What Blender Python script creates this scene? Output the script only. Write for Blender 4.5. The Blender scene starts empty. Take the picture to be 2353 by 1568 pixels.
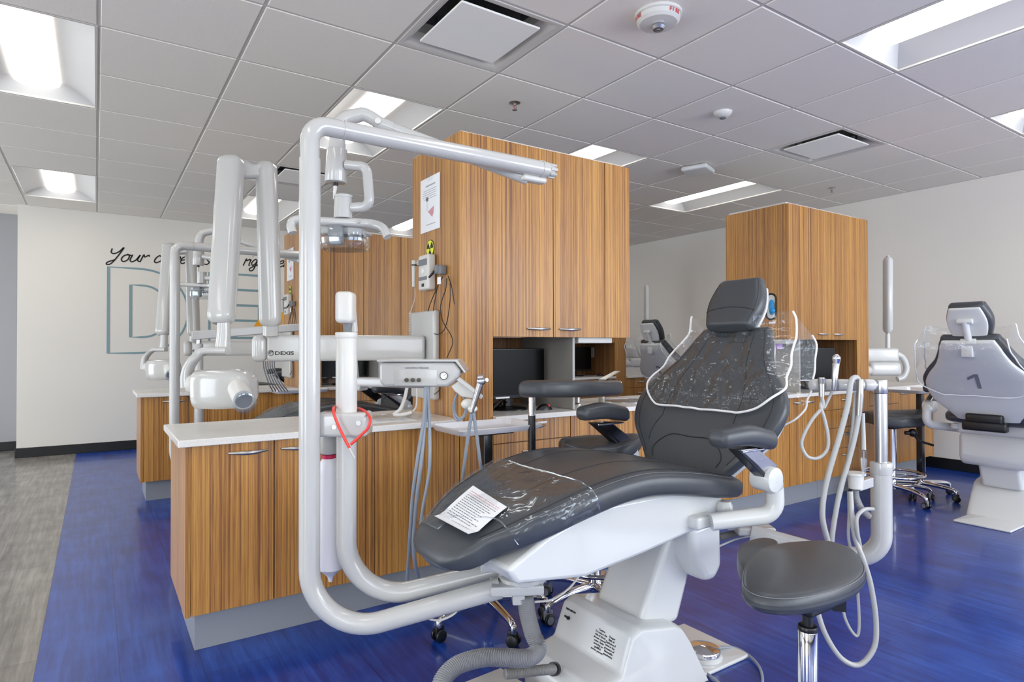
import bpy, math, random
from mathutils import Vector, Matrix, noise
random.seed(7)
PI = math.pi
SC = bpy.context.scene
COL = SC.collection

# ------------------------------------------------------------------ camera
FPX, CX, CY = 1425.7, 1176.5, 784.0
YAW, PIT, ROL = .5903, .0106, -.0022
CAM = Vector((-1.832, -1.6475, 1.1413))
ZC = 2.652                                   # ceiling height
_c, _s = math.cos(YAW), math.sin(YAW)
FW = Vector((_s*math.cos(PIT), _c*math.cos(PIT), math.sin(PIT)))
_R = Vector((_c, -_s, 0)); _U = _R.cross(FW)
RT = _R*math.cos(ROL) + _U*math.sin(ROL)
UP = -_R*math.sin(ROL) + _U*math.cos(ROL)
cd = bpy.data.cameras.new('camera'); cam = bpy.data.objects.new('camera', cd); COL.objects.link(cam)
cd.sensor_width = 36; cd.lens = 36*FPX/2353; cd.clip_start = .05
cam.matrix_world = Matrix(((RT.x, UP.x, -FW.x, CAM.x), (RT.y, UP.y, -FW.y, CAM.y), (RT.z, UP.z, -FW.z, CAM.z), (0, 0, 0, 1)))
SC.camera = cam
SC.view_settings.view_transform = 'Standard'; SC.view_settings.look = 'None'
SC.view_settings.gamma = 1; SC.view_settings.use_curve_mapping = False
SC.view_settings.exposure = 0.14

# ------------------------------------------------------------------ world and daylight
w = bpy.data.worlds.new('world'); SC.world = w; w.use_nodes = True
w.node_tree.nodes['Background'].inputs[0].default_value = (.8, .88, 1, 1)
w.node_tree.nodes['Background'].inputs[1].default_value = .6

def window_light(name, loc, rot, sx, sy, power, col):
    l = bpy.data.lights.new(name, 'AREA'); l.shape = 'RECTANGLE'; l.size = sx; l.size_y = sy
    l.energy = power; l.color = col
    o = bpy.data.objects.new(name, l); COL.objects.link(o); o.location = loc; o.rotation_euler = rot
    return o
# daylight entering by the windows of the left wall and of the wall behind the camera
LWY = (-2.6, 1.6, 5.4)                       # centres of the left wall's windows
for k in range(3):
    window_light('window_daylight', (-5.93, LWY[k], 1.2), (0, -PI/2, 0), 2.2, 2.1, (62, 46, 58)[k], (.84, .91, 1))
for k in range(4):
    window_light('window_daylight', (-3.4+k*2.2, -4.43, 1.5), (PI/2, 0, 0), 1.7, 1.6, (8, 10, 54, 88)[k], (.86, .92, 1))
LAMP = 6.6                                  # emission of the ceiling lamps' diffusers

# ------------------------------------------------------------------ pixels of the measured photograph to points of the room
def ray(x, y): return FW + RT*((x-CX)/FPX) + UP*((CY-y)/FPX)
def P(x, y, d): return CAM + ray(x, y)*d
def toY(p): q = Vector(p)-CAM; return CY-FPX*q.dot(UP)/q.dot(FW)
def onx(x, y, X): r = ray(x, y); return CAM + r*((X-CAM.x)/r.x)
def ony(x, y, Y): r = ray(x, y); return CAM + r*((Y-CAM.y)/r.y)
def onz(x, y, Z): r = ray(x, y); return CAM + r*((Z-CAM.z)/r.z)
def V(*a): return Vector(a)

# ------------------------------------------------------------------ mesh helpers
class MB:
    def __init__(s): s.v = []; s.f = []; s.mi = []; s.cur = 0
    def add(s, vs, fs):
        b = len(s.v); s.v += [Vector(p) for p in vs]; s.f += [tuple(b+i for i in f) for f in fs]; s.mi += [s.cur]*len(fs); return s
    def mat(s, i): s.cur = i; return s
    def box(s, x0, x1, y0, y1, z0, z1, M=None):
        x0, x1 = min(x0, x1), max(x0, x1); y0, y1 = min(y0, y1), max(y0, y1); z0, z1 = min(z0, z1), max(z0, z1)
        vs = [V(x, y, z) for z in (z0, z1) for y in (y0, y1) for x in (x0, x1)]
        if M: vs = [M @ p for p in vs]
        return s.add(vs, [(0, 2, 3, 1), (4, 5, 7, 6), (0, 1, 5, 4), (2, 6, 7, 3), (0, 4, 6, 2), (1, 3, 7, 5)])
    def rbox(s, x0, x1, y0, y1, z0, z1, r, M=None, n=4):
        """box with every edge rounded by radius r"""
        x0, x1 = min(x0, x1), max(x0, x1); y0, y1 = min(y0, y1), max(y0, y1); z0, z1 = min(z0, z1), max(z0, z1)
        r = min(r, (x1-x0)/2.01, (y1-y0)/2.01, (z1-z0)/2.01)
        rings = []
        for k in range(n+1):
            a = PI/2*k/n; rings.append((r*(1-math.sin(a)), z0+r*(1-math.cos(a))))
        for k in range(n+1):
            a = PI/2*k/n; rings.append((r*(1-math.cos(a)), z1-r*(1-math.sin(a))))
        R = []
        for ins, z in rings:
            ring = []
            rr = max(r-ins, .00001)
            for cx, cy, a0 in ((x1-r, y1-r, 0), (x0+r, y1-r, PI/2), (x0+r, y0+r, PI), (x1-r, y0+r, 3*PI/2)):
                for j in range(n+1):
                    a = a0+PI/2*j/n; ring.append(V(cx+rr*math.cos(a), cy+rr*math.sin(a), z))
            R.append([M @ p for p in ring] if M else ring)
        return s.loft(R)
    def loft(s, rings, caps=True, closed=True):
        n = len(rings[0]); vs = [p for r in rings for p in r]; fs = []
        for i in range(len(rings)-1):
            for j in range(n if closed else n-1):
                k = (j+1) % n; fs.append((i*n+j, i*n+k, (i+1)*n+k, (i+1)*n+j))
        if caps and closed:
            fs.append(tuple(range(n-1, -1, -1))); m = (len(rings)-1)*n; fs.append(tuple(range(m, m+n)))
        return s.add(vs, fs)
    def tube(s, path, r, n=14, caps=True, loop=False):
        path = [Vector(p) for p in path]; N = len(path)
        rs = r if isinstance(r, (list, tuple)) else [r]*N
        T = []
        for i in range(N):
            a = path[i-1] if (i > 0 or loop) else path[i]; b = path[(i+1) % N] if (i < N-1 or loop) else path[i]
            t = (b-a); T.append(t.normalized() if t.length > 1e-9 else V(0, 0, 1))
        u = T[0].orthogonal().normalized(); rings = []
        for i in range(N):
            u = (u - T[i]*u.dot(T[i])); u = u.normalized() if u.length > 1e-6 else T[i].orthogonal().normalized()
            w_ = T[i].cross(u)
            rings.append([path[i] + (u*math.cos(2*PI*k/n) + w_*math.sin(2*PI*k/n))*rs[i] for k in range(n)])
        if loop: rings.append(rings[0]); caps = False
        return s.loft(rings, caps)
    def cyl(s, a, b, r, r2=None, n=24, bev=0):
        a, b = Vector(a), Vector(b); r2 = r if r2 is None else r2
        if bev:
            d = (b-a).normalized()*bev
            return s.tube([a, a+d*.3, a+d, b-d, b-d*.3, b], [r-bev, r-bev*.3, r, r2, r2-bev*.3, r2-bev], n)
        return s.tube([a, b], [r, r2], n)
    def lathe(s, prof, o, ax=(0, 0, 1), n=32):
        o = Vector(o); ax = Vector(ax).normalized(); u = ax.orthogonal().normalized(); w_ = ax.cross(u)
        rings = [[o + ax*z + (u*math.cos(2*PI*k/n)+w_*math.sin(2*PI*k/n))*max(r, .00001) for k in range(n)] for r, z in prof]
        return s.loft(rings, True)
    def prism(s, poly, d):
        """flat polygon (3D points) pushed by the vector d"""
        d = Vector(d); a = [Vector(p) for p in poly]; b = [p+d for p in a]; n = len(a)
        fs = [tuple(range(n)), tuple(range(2*n-1, n-1, -1))]
        fs += [(j, n+j, n+(j+1) % n, (j+1) % n) for j in range(n)]
        return s.add(a+b, fs)
    def sphere(s, c, r, n=20, sq=(1, 1, 1), M=None):
        rings = []
        for i in range(n//2+1):
            a = PI*i/(n//2); rr = max(math.sin(a), .0005); z = -math.cos(a)
            ring = [V(rr*math.cos(2*PI*k/n)*r*sq[0], rr*math.sin(2*PI*k/n)*r*sq[1], z*r*sq[2]) for k in range(n)]
            rings.append([Vector(c)+(M @ p if M else p) for p in ring])
        return s.loft(rings)
    def build(s, name, mats, parent=None, bevel=0, angle=38, subsurf=0, bseg=2, solid=0):
        me = bpy.data.meshes.new(name)
        off = ROOT_OF(parent) if parent else V(0, 0, 0)
        inv = off.inverted() if parent else None
        me.from_pydata([tuple(inv @ p) if parent else tuple(p) for p in s.v], [], s.f)
        if not isinstance(mats, (list, tuple)): mats = [mats]
        for m in mats: me.materials.append(m)
        for p, i in zip(me.polygons, s.mi): p.material_index = i
        me.validate()
        for p in me.polygons: p.use_smooth = True
        import bmesh
        b = bmesh.new(); b.from_mesh(me); bmesh.ops.recalc_face_normals(b, faces=b.faces); b.to_mesh(me); b.free()
        me.set_sharp_from_angle(angle=math.radians(angle))
        o = bpy.data.objects.new(name, me); COL.objects.link(o)
        if parent: o.parent = parent
        if solid:
            m = o.modifiers.new('solid', 'SOLIDIFY'); m.thickness = solid; m.offset = 0
        if bevel:
            m = o.modifiers.new('bevel', 'BEVEL'); m.width = bevel; m.segments = bseg; m.limit_method = 'ANGLE'; m.angle_limit = math.radians(35)
            m.harden_normals = False
        if subsurf:
            m = o.modifiers.new('sub', 'SUBSURF'); m.levels = subsurf; m.render_levels = subsurf
        return o

ROOTM = {}
def ROOT_OF(o):
    while o.parent: o = o.parent
    return ROOTM.get(o.name, Matrix.Identity(4))
def tag(o, label, cat, group=None, kind=None):
    if label: o['label'] = label
    if cat: o['category'] = cat
    if group: o['group'] = group
    if kind: o['kind'] = kind
    return o
def thing(name, label, cat, loc=(0, 0, 0), group=None, rz=0):
    o = bpy.data.objects.new(name, None); COL.objects.link(o); o.location = loc; o.rotation_euler = (0, 0, rz)
    o.empty_display_size = .05
    ROOTM[o.name] = Matrix.Translation(Vector(loc)) @ Matrix.Rotation(rz, 4, 'Z')
    return tag(o, label, cat, group)
def structure(mb, name, mats, **k):
    o = mb.build(name, mats, **k)
    if not k.get('parent'): o['kind'] = 'structure'
    return o
KIDS = {}
def dup(root, loc, rz=0, label=None, group=None, flip=False, skip=()):
    r = root.copy(); COL.objects.link(r); r.location = loc; r.rotation_euler = (0, 0, rz)
    if flip: r.scale = (-1, 1, 1)
    if label: r['label'] = label
    if group: r['group'] = group
    for ch in [c for c in COL.objects if c.parent == root]:
        if ch.name.split('.')[0] in skip: continue
        c = ch.copy(); COL.objects.link(c); c.parent = r
        for g in [x for x in COL.objects if x.parent == ch]:
            q = g.copy(); COL.objects.link(q); q.parent = c
    ROOTM[r.name] = Matrix.Translation(Vector(loc)) @ Matrix.Rotation(rz, 4, 'Z')
    return r

def spline(pts, k=8, loop=False):
    pts = [Vector(p) for p in pts]; n = len(pts); out = []
    rng = range(n if loop else n-1)
    for i in rng:
        p0 = pts[(i-1) % n] if (loop or i > 0) else pts[0]*2-pts[1]
        p1 = pts[i]; p2 = pts[(i+1) % n]; p3 = pts[(i+2) % n] if (loop or i+2 < n) else p2*2-p1
        for j in range(k):
            t = j/k
            out.append(.5*((2*p1)+(p2-p0)*t+(2*p0-5*p1+4*p2-p3)*t*t+(3*p1-p0-3*p2+p3)*t**3))
    if not loop: out.append(pts[-1])
    return out
def fillet(pts, r, k=8):
    pts = [Vector(p) for p in pts]; out = [pts[0]]
    for i in range(1, len(pts)-1):
        a, b, c = pts[i-1], pts[i], pts[i+1]
        rr = r[i-1] if isinstance(r, (list, tuple)) else r
        d1 = (a-b).normalized(); d2 = (c-b).normalized(); ang = d1.angle(d2)
        if ang > PI-.02 or rr <= 0: out.append(b); continue
        t = min(rr/math.tan(ang/2), (a-b).length*.49, (c-b).length*.49); q = t*math.tan(ang/2)
        ce = b+(d1+d2).normalized()*(q/math.sin(ang/2)); s0 = b+d1*t-ce; s1 = b+d2*t-ce
        tot = s0.angle(s1); ax = s0.cross(s1).normalized()
        for j in range(k+1): out.append(ce+Matrix.Rotation(tot*j/k, 3, ax) @ s0)
    out.append(pts[-1]); return out
def pp(*a, k=8): return spline([P(*q) for q in a], k)
def se(t, e):
    c, s_ = math.cos(t), math.sin(t)
    return math.copysign(abs(c)**(2/e), c), math.copysign(abs(s_)**(2/e), s_)
def lerp(a, b, t): return a+(b-a)*t
def resample(secs, k):
    """secs: list of (centre, halfwidth vector, halfthickness vector); smooth interpolation"""
    C = spline([s[0] for s in secs], k); A = spline([s[1] for s in secs], k); B = spline([s[2] for s in secs], k)
    return list(zip(C, A, B))
def pad(mb, secs, r0, r1, n=44, e=3.2, bow=0):
    """upholstered pad lofted through sections with rounded ends"""
    rings = []
    def ring(c, a, b, s=1.0, off=V(0, 0, 0)):
        out = []
        for k in range(n):
            x, y = se(2*PI*k/n, e)
            q = b.length
            out.append(c+off+a*x*s+b*(y*(s if s < 1 else 1) + bow*(x*x)))
        return out
    t0 = (secs[0][0]-secs[1][0]).normalized(); t1 = (secs[-1][0]-secs[-2][0]).normalized()
    m = 6
    for j in range(m):
        a = PI/2*j/m; c = secs[0]
        sh = 1-(1-math.sin(a+.02))*min(1, r0/c[1].length) if False else None
        f = math.sin(a); wA = max(1-(1-f)*min(1, r0/c[1].length*1.0), .01); wB = max(f, .06)
        off = t0*(r0*math.cos(a)); out = []
        for k in range(n):
            x, y = se(2*PI*k/n, e); out.append(c[0]+off+c[1]*x*wA+c[2]*(y*wB+bow*(x*x)))
        rings.append(out)
    for c, a, b in secs: rings.append(ring(c, a, b))
    for j in range(m-1, -1, -1):
        a = PI/2*j/m; c = secs[-1]; f = math.sin(a)
        wA = max(1-(1-f)*min(1, r1/c[1].length), .01); wB = max(f, .06)
        off = t1*(r1*math.cos(a)); out = []
        for k in range(n):
            x, y = se(2*PI*k/n, e); out.append(c[0]+off+c[1]*x*wA+c[2]*(y*wB+bow*(x*x)))
        rings.append(out)
    mb.loft(rings, True); return mb
def spt(sec, u, top=1, e=3.2, off=0.0, bow=0):
    """point of a pad's face at cross position u in -1..1"""
    c, a, b = sec; y = max(0, 1-abs(u)**e)**(1/e)
    return c+a*u+b*(top*y+bow*u*u)+b.normalized()*off*top
def disc_pad(mb, outline, zt, th, crown=.01, zf=None, m=7, edge=.022, fr=.72):
    """cushion from a top-view outline"""
    n = len(outline); cx = sum(p[0] for p in outline)/n; cy = sum(p[1] for p in outline)/n
    rings = []
    z_ = zf or (lambda x, y: 0)
    def ring(s, z):
        out = []
        for p in outline:
            x = cx+(p[0]-cx)*s; y = cy+(p[1]-cy)*s; out.append(V(x, y, z+z_(x, y)))
        return out
    for s in (.03, .2, .4, .6, .8): rings.append(ring(s, zt+crown*(1-s*s)))
    for j in range(m):
        a = PI/2*j/(m-1); rings.append(ring(.90+.10*math.sin(a), zt-edge*(1-math.cos(a))+crown*.15*(1-math.sin(a))))
    for j in range(m):
        a = PI/2*j/(m-1); rings.append(ring(.84+.16*math.cos(a), zt-th+edge*(1-math.sin(a))))
    rings.append(ring(.03, zt-th))
    return mb.loft(rings)
def frame(o, xd, yd=None):
    """matrix with origin o, x axis along the horizontal direction xd, z up"""
    x = Vector(xd).normalized(); z = V(0, 0, 1); y = z.cross(x).normalized()
    z = x.cross(y)
    M = Matrix((x, y, z)).transposed().to_4x4(); M.translation = Vector(o); return M
def text_mb(txt, size, M, depth=.0006, mb=None, bold=0, align='LEFT', ls=1.0, sp=1.0):
    cu = bpy.data.curves.new('t', 'FONT'); cu.body = txt; cu.size = size; cu.extrude = depth; cu.offset = bold
    cu.align_x = align; cu.space_line = ls; cu.space_character = sp; cu.resolution_u = 3
    ob = bpy.data.objects.new('t', cu); COL.objects.link(ob)
    dg = bpy.context.evaluated_depsgraph_get(); dg.update()
    me = bpy.data.meshes.new_from_object(ob.evaluated_get(dg))
    mb = mb or MB()
    mb.add([M @ v.co for v in me.vertices], [tuple(p.vertices) for p in me.polygons])
    bpy.data.objects.remove(ob); bpy.data.curves.remove(cu); bpy.data.meshes.remove(me)
    return mb
def plane_M(o, xd, ud):
    x = Vector(xd).normalized(); y = Vector(ud); y = (y-x*y.dot(x)).normalized(); z = x.cross(y)
    M = Matrix((x, y, z)).transposed().to_4x4(); M.translation = Vector(o); return M

# ------------------------------------------------------------------ materials
def srgb(r, g, b):
    f = lambda c: (c/255/12.92) if c <= 10 else ((c/255+.055)/1.055)**2.4
    return (f(r), f(g), f(b), 1)
def mat(name, col, rough=.5, metal=0, coat=0, spec=.5, bump=0, bscale=200, emis=None, estr=0, trans=0, alpha=1, ior=1.5):
    m = bpy.data.materials.new(name); m.use_nodes = True; nt = m.node_tree; b = nt.nodes['Principled BSDF']
    b.inputs['Base Color'].default_value = col; b.inputs['Roughness'].default_value = rough; b.inputs['Metallic'].default_value = metal
    b.inputs['Specular IOR Level'].default_value = spec; b.inputs['Coat Weight'].default_value = coat; b.inputs['Coat Roughness'].default_value = .08
    b.inputs['Transmission Weight'].default_value = trans; b.inputs['Alpha'].default_value = alpha; b.inputs['IOR'].default_value = ior
    # slight mottling so no surface is dead flat
    tc = nt.nodes.new('ShaderNodeTexCoord'); nz = nt.nodes.new('ShaderNodeTexNoise'); nz.inputs['Scale'].default_value = bscale
    nt.links.new(tc.outputs['Object'], nz.inputs['Vector'])
    if bump:
        bp = nt.nodes.new('ShaderNodeBump'); bp.inputs['Strength'].default_value = bump; bp.inputs['Distance'].default_value = .002
        nt.links.new(nz.outputs['Fac'], bp.inputs['Height']); nt.links.new(bp.outputs['Normal'], b.inputs['Normal'])
    else:
        mr = nt.nodes.new('ShaderNodeMapRange'); mr.inputs['To Min'].default_value = max(rough-.03, .02); mr.inputs['To Max'].default_value = rough+.03
        nz.inputs['Scale'].default_value = 6; nt.links.new(nz.outputs['Fac'], mr.inputs['Value']); nt.links.new(mr.outputs['Result'], b.inputs['Roughness'])
    if emis: b.inputs['Emission Color'].default_value = emis; b.inputs['Emission Strength'].default_value = estr
    return m
def nodes(m): return m.node_tree.nodes, m.node_tree.links, m.node_tree.nodes['Principled BSDF']

def wood_mat(name, dark, mid, light, rough=.34):
    m = mat(name, mid, rough); N, L, b = nodes(m)
    tc = N.new('ShaderNodeTexCoord'); mp = N.new('ShaderNodeMapping'); mp.inputs['Scale'].default_value = (1, 1, .005)
    L.new(tc.outputs['Object'], mp.inputs['Vector'])
    n1 = N.new('ShaderNodeTexNoise'); n1.inputs['Scale'].default_value = 120; n1.inputs['Detail'].default_value = 4; n1.inputs['Roughness'].default_value = .6
    n2 = N.new('ShaderNodeTexNoise'); n2.inputs['Scale'].default_value = 14; n2.inputs['Detail'].default_value = 2
    mp2 = N.new('ShaderNodeMapping'); mp2.inputs['Scale'].default_value = (1, 1, .02); L.new(tc.outputs['Object'], mp2.inputs['Vector'])
    n3 = N.new('ShaderNodeTexNoise'); n3.inputs['Scale'].default_value = 300; n3.inputs['Detail'].default_value = 2
    L.new(mp.outputs[0], n1.inputs['Vector']); L.new(mp.outputs[0], n2.inputs['Vector']); L.new(mp2.outputs[0], n3.inputs['Vector'])
    a1 = N.new('ShaderNodeMath'); a1.operation = 'MULTIPLY_ADD'; a1.inputs[1].default_value = .55; L.new(n1.outputs['Fac'], a1.inputs[0])
    a2 = N.new('ShaderNodeMath'); a2.operation = 'MULTIPLY'; a2.inputs[1].default_value = .16; L.new(n2.outputs['Fac'], a2.inputs[0]); L.new(a2.outputs[0], a1.inputs[2])
    a3 = N.new('ShaderNodeMath'); a3.operation = 'MULTIPLY_ADD'; a3.inputs[1].default_value = .22; L.new(n3.outputs['Fac'], a3.inputs[0]); L.new(a1.outputs[0], a3.inputs[2])
    r = N.new('ShaderNodeValToRGB'); e = r.color_ramp.elements; e[0].position = .36; e[0].color = dark; e[1].position = .56; e[1].color = light
    x = e.new(.45); x.color = mid
    b.inputs['Coat Weight'].default_value = .4; b.inputs['Coat Roughness'].default_value = .4; b.inputs['Sheen Weight'].default_value = .16; b.inputs['Sheen Roughness'].default_value = .4
    L.new(a3.outputs[0], r.inputs['Fac']); L.new(r.outputs['Color'], b.inputs['Base Color'])
    return m
M_wood = wood_mat('zebrano_laminate', srgb(112, 66, 24), srgb(168, 112, 44), srgb(204, 150, 68), .42)
M_woodin = wood_mat('cabinet_interior', srgb(92, 58, 30), srgb(140, 95, 52), srgb(168, 122, 74), .5)
M_quartz = mat('white_quartz', srgb(232, 228, 222), .22); N, L, b = nodes(M_quartz)
q = N.new('ShaderNodeTexNoise'); q.inputs['Scale'].default_value = 260; tc = N.new('ShaderNodeTexCoord'); L.new(tc.outputs['Object'], q.inputs['Vector'])
r = N.new('ShaderNodeValToRGB'); r.color_ramp.elements[0].position = .3; r.color_ramp.elements[0].color = srgb(220, 216, 209); r.color_ramp.elements[1].position = .5; r.color_ramp.elements[1].color = srgb(232, 229, 223)
L.new(q.outputs['Fac'], r.inputs['Fac']); L.new(r.outputs['Color'], b.inputs['Base Color'])
M_plinth = mat('grey_toe_kick', srgb(140, 143, 148), .45)
M_white = mat('white_gloss_plastic', srgb(190, 189, 185), .16, coat=.4)
M_enamel = mat('white_enamel', srgb(190, 189, 186), .18, coat=.4)
M_litwhite = mat('lit_white_enamel', srgb(212, 213, 211), .24, coat=.2)  # the pipes' enamel again, coloured lighter to stand in for missing light
M_ivory = mat('offwhite_plastic', srgb(216, 214, 208), .3)
M_leather = mat('charcoal_vinyl', srgb(66, 69, 73), .34, bump=.12, bscale=900, spec=.45)
M_seam = mat('seam', srgb(34, 34, 36), .6)
M_stitch = mat('stitch', srgb(120, 120, 122), .6)
M_chrome = mat('chrome', srgb(225, 225, 228), .07, metal=1)
M_steel = mat('brushed_steel', srgb(190, 190, 192), .28, metal=1)
M_satin = mat('satin_nickel', srgb(175, 172, 168), .32, metal=1)
M_alu = mat('tray_aluminium', srgb(228, 227, 228), .34, metal=.35)
M_knob = mat('dark_chrome', srgb(95, 92, 88), .2, metal=1)
M_lightink = mat('light_ink', srgb(170, 170, 174), .6)
M_suction = mat('suction_hose_grey', srgb(178, 178, 175), .36)
M_black = mat('black_plastic', srgb(18, 18, 20), .35)
M_blackmetal = mat('black_steel', srgb(14, 15, 20), .25, coat=.3)
M_screen = mat('dark_screen', srgb(3, 3, 4), .3, spec=.12)
M_rubber = mat('dark_rubber', srgb(34, 34, 36), .6)
M_greyrub = mat('grey_rubber', srgb(120, 122, 126), .5)
M_hose = mat('grey_hose', srgb(142, 150, 160), .38)
M_hosel = mat('light_hose', srgb(214, 212, 206), .38)
M_panel = mat('grey_divider_panel', srgb(168, 166, 160), .35)
M_ribbed = mat('ribbed_hose', srgb(146, 146, 148), .45)
M_ribdark = mat('ribbed_hose_dark', srgb(128, 126, 122), .45)
M_red = mat('red_cord', srgb(228, 60, 50), .35)
M_magenta = mat('magenta_band', srgb(200, 20, 80), .5)
M_paper = mat('paper', srgb(240, 241, 243), .6)
M_ink = mat('printed_ink', srgb(24, 22, 22), .6)
M_greyink = mat('grey_ink', srgb(120, 122, 128), .6)
M_redink = mat('red_ink', srgb(200, 50, 60), .6)
M_pink = mat('pink_print', srgb(210, 150, 160), .6)
M_yellow = mat('yellow_sticker', srgb(226, 232, 50), .4)
M_teal = mat('teal_paint', srgb(128, 156, 162), .6)
M_orange = mat('orange_paint', srgb(240, 168, 36), .6)
M_wall = mat('wall_paint', srgb(228, 223, 214), .75, bump=.05, bscale=60)
M_dark = mat('carcass_dark', srgb(48, 32, 22), .6)
M_wallg = mat('wall_paint_grey', srgb(160, 160, 163), .75, bump=.05, bscale=60)
M_base = mat('black_baseboard', srgb(10, 10, 11), .45)
M_tile = mat('ceiling_tile', srgb(236, 230, 220), .95, bump=.5, bscale=350, spec=.2)
M_grid = mat('ceiling_grid', srgb(206, 202, 195), .5)
M_reflector = mat('lamp_reflector', srgb(196, 196, 196), .5)
M_lens = mat('lamp_lens', srgb(250, 250, 250), .5, emis=(1, .955, .88, 1), estr=LAMP)
M_plate = mat('vent_plate', srgb(250, 247, 240), .5)
M_duct = mat('dark_duct', srgb(70, 72, 76), .5, metal=.3)
M_bluefilm = mat('blue_gloves', srgb(40, 150, 210), .4)
M_purple = mat('purple_cups', srgb(190, 160, 220), .4)
M_bottle = mat('translucent_bottle', srgb(236, 234, 240), .3)
M_glass = bpy.data.materials.new('window_glass'); M_glass.use_nodes = True
nt = M_glass.node_tree; b = nt.nodes['Principled BSDF']; b.inputs['Base Color'].default_value = (.9, .95, 1, 1); b.inputs['Emission Color'].default_value = (.82, .9, 1, 1); b.inputs['Emission Strength'].default_value = 2.2

# clear soft film: mostly see-through, wrinkled gloss
def film_mat(name, tint, base, wr, wscale, gl=.10, gain=.3):
    m = bpy.data.materials.new(name); m.use_nodes = True; nt = m.node_tree; N = nt.nodes; L = nt.links
    N.remove(N['Principled BSDF']); out = N['Material Output']
    t = N.new('ShaderNodeBsdfTransparent'); t.inputs[0].default_value = tint
    g = N.new('ShaderNodeBsdfGlossy'); g.inputs['Roughness'].default_value = gl; g.inputs[0].default_value = (.84, .93, 1, 1)
    tc = N.new('ShaderNodeTexCoord')
    n = N.new('ShaderNodeTexNoise'); n.inputs['Scale'].default_value = wscale; n.inputs['Detail'].default_value = 3; n.inputs['Distortion'].default_value = 1.2
    L.new(tc.outputs['Object'], n.inputs['Vector'])
    bp = N.new('ShaderNodeBump'); bp.inputs['Strength'].default_value = wr; bp.inputs['Distance'].default_value = .02; L.new(n.outputs['Fac'], bp.inputs['Height'])
    L.new(bp.outputs['Normal'], g.inputs['Normal'])
    lw = N.new('ShaderNodeLayerWeight'); lw.inputs['Blend'].default_value = .25; L.new(bp.outputs['Normal'], lw.inputs['Normal'])
    ma = N.new('ShaderNodeMath'); ma.operation = 'MULTIPLY_ADD'; ma.inputs[1].default_value = gain; ma.inputs[2].default_value = base; ma.use_clamp = True
    pw = N.new('ShaderNodeMath'); pw.operation = 'POWER'; pw.inputs[1].default_value = 2; L.new(lw.outputs['Facing'], pw.inputs[0]); L.new(pw.outputs[0], ma.inputs[0])
    mx = N.new('ShaderNodeMixShader'); L.new(ma.outputs[0], mx.inputs[0]); L.new(t.outputs[0], mx.inputs[1]); L.new(g.outputs[0], mx.inputs[2])
    L.new(mx.outputs[0], out.inputs['Surface']); return m
M_film = film_mat('clear_film', (.97, .97, .97, 1), .05, .75, 7, .07, .5)
M_clear = film_mat('clear_shield', (.90, .91, .92, 1), .16, .05, 3, .08, .4)
M_welt = mat('film_welt', srgb(236, 236, 236), .3)

# floor: blue and grey planks laid along Y, the colour changes at the aisle line
M_floor = mat('vinyl_plank_floor', srgb(40, 60, 150), .30, coat=.25); N, L, b = nodes(M_floor)
tc = N.new('ShaderNodeTexCoord'); sp = N.new('ShaderNodeSeparateXYZ'); L.new(tc.outputs['Object'], sp.inputs[0])
ax = N.new('ShaderNodeMath'); ax.operation = 'ADD'; ax.inputs[1].default_value = 2.008+.2495*40; L.new(sp.outputs['X'], ax.inputs[0])
cb = N.new('ShaderNodeCombineXYZ'); L.new(sp.outputs['Y'], cb.inputs['X']); L.new(ax.outputs[0], cb.inputs['Y'])
br = N.new('ShaderNodeTexBrick'); L.new(cb.outputs[0], br.inputs['Vector'])
br.inputs['Scale'].default_value = 1; br.inputs['Brick Width'].default_value = 1.22; br.inputs['Row Height'].default_value = .2495; br.inputs['Mortar Size'].default_value = .0012
br.inputs['Mortar Smooth'].default_value = .3; br.offset = .37
br.inputs['Color1'].default_value = (.35, .35, .35, 1); br.inputs['Color2'].default_value = (.65, .65, .65, 1); br.inputs['Mortar'].default_value = (.5, .5, .5, 1)
mp = N.new('ShaderNodeMapping'); mp.inputs['Scale'].default_value = (1, .06, 1); L.new(tc.outputs['Object'], mp.inputs['Vector'])
n1 = N.new('ShaderNodeTexNoise'); n1.inputs['Scale'].default_value = 45; n1.inputs['Detail'].default_value = 5; n1.inputs['Roughness'].default_value = .65; L.new(mp.outputs[0], n1.inputs['Vector'])
n2 = N.new('ShaderNodeTexNoise'); n2.inputs['Scale'].default_value = 5; n2.inputs['Detail'].default_value = 3; L.new(tc.outputs['Object'], n2.inputs['Vector'])
s1 = N.new('ShaderNodeMath'); s1.operation = 'MULTIPLY_ADD'; s1.inputs[1].default_value = .55; L.new(n1.outputs['Fac'], s1.inputs[0])
s2 = N.new('ShaderNodeMath'); s2.operation = 'MULTIPLY_ADD'; s2.inputs[1].default_value = .30; L.new(n2.outputs['Fac'], s2.inputs[0])
bw = N.new('ShaderNodeRGBToBW'); L.new(br.outputs['Color'], bw.inputs[0]); s3 = N.new('ShaderNodeMath'); s3.operation = 'MULTIPLY'; s3.inputs[1].default_value = .25
L.new(bw.outputs[0], s3.inputs[0]); L.new(s3.outputs[0], s2.inputs[2]); L.new(s2.outputs[0], s1.inputs[2])
rb = N.new('ShaderNodeValToRGB'); e = rb.color_ramp.elements; e[0].position = .38; e[0].color = srgb(2, 30, 100); e[1].position = .72; e[1].color = srgb(36, 84, 178); x = e.new(.53); x.color = srgb(9, 52, 138)
rg = N.new('ShaderNodeValToRGB'); e = rg.color_ramp.elements; e[0].position = .38; e[0].color = srgb(88, 84, 80); e[1].position = .70; e[1].color = srgb(168, 163, 155); x = e.new(.53); x.color = srgb(128, 123, 116)
for r_ in (rb, rg): L.new(s1.outputs[0], r_.inputs['Fac'])
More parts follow.
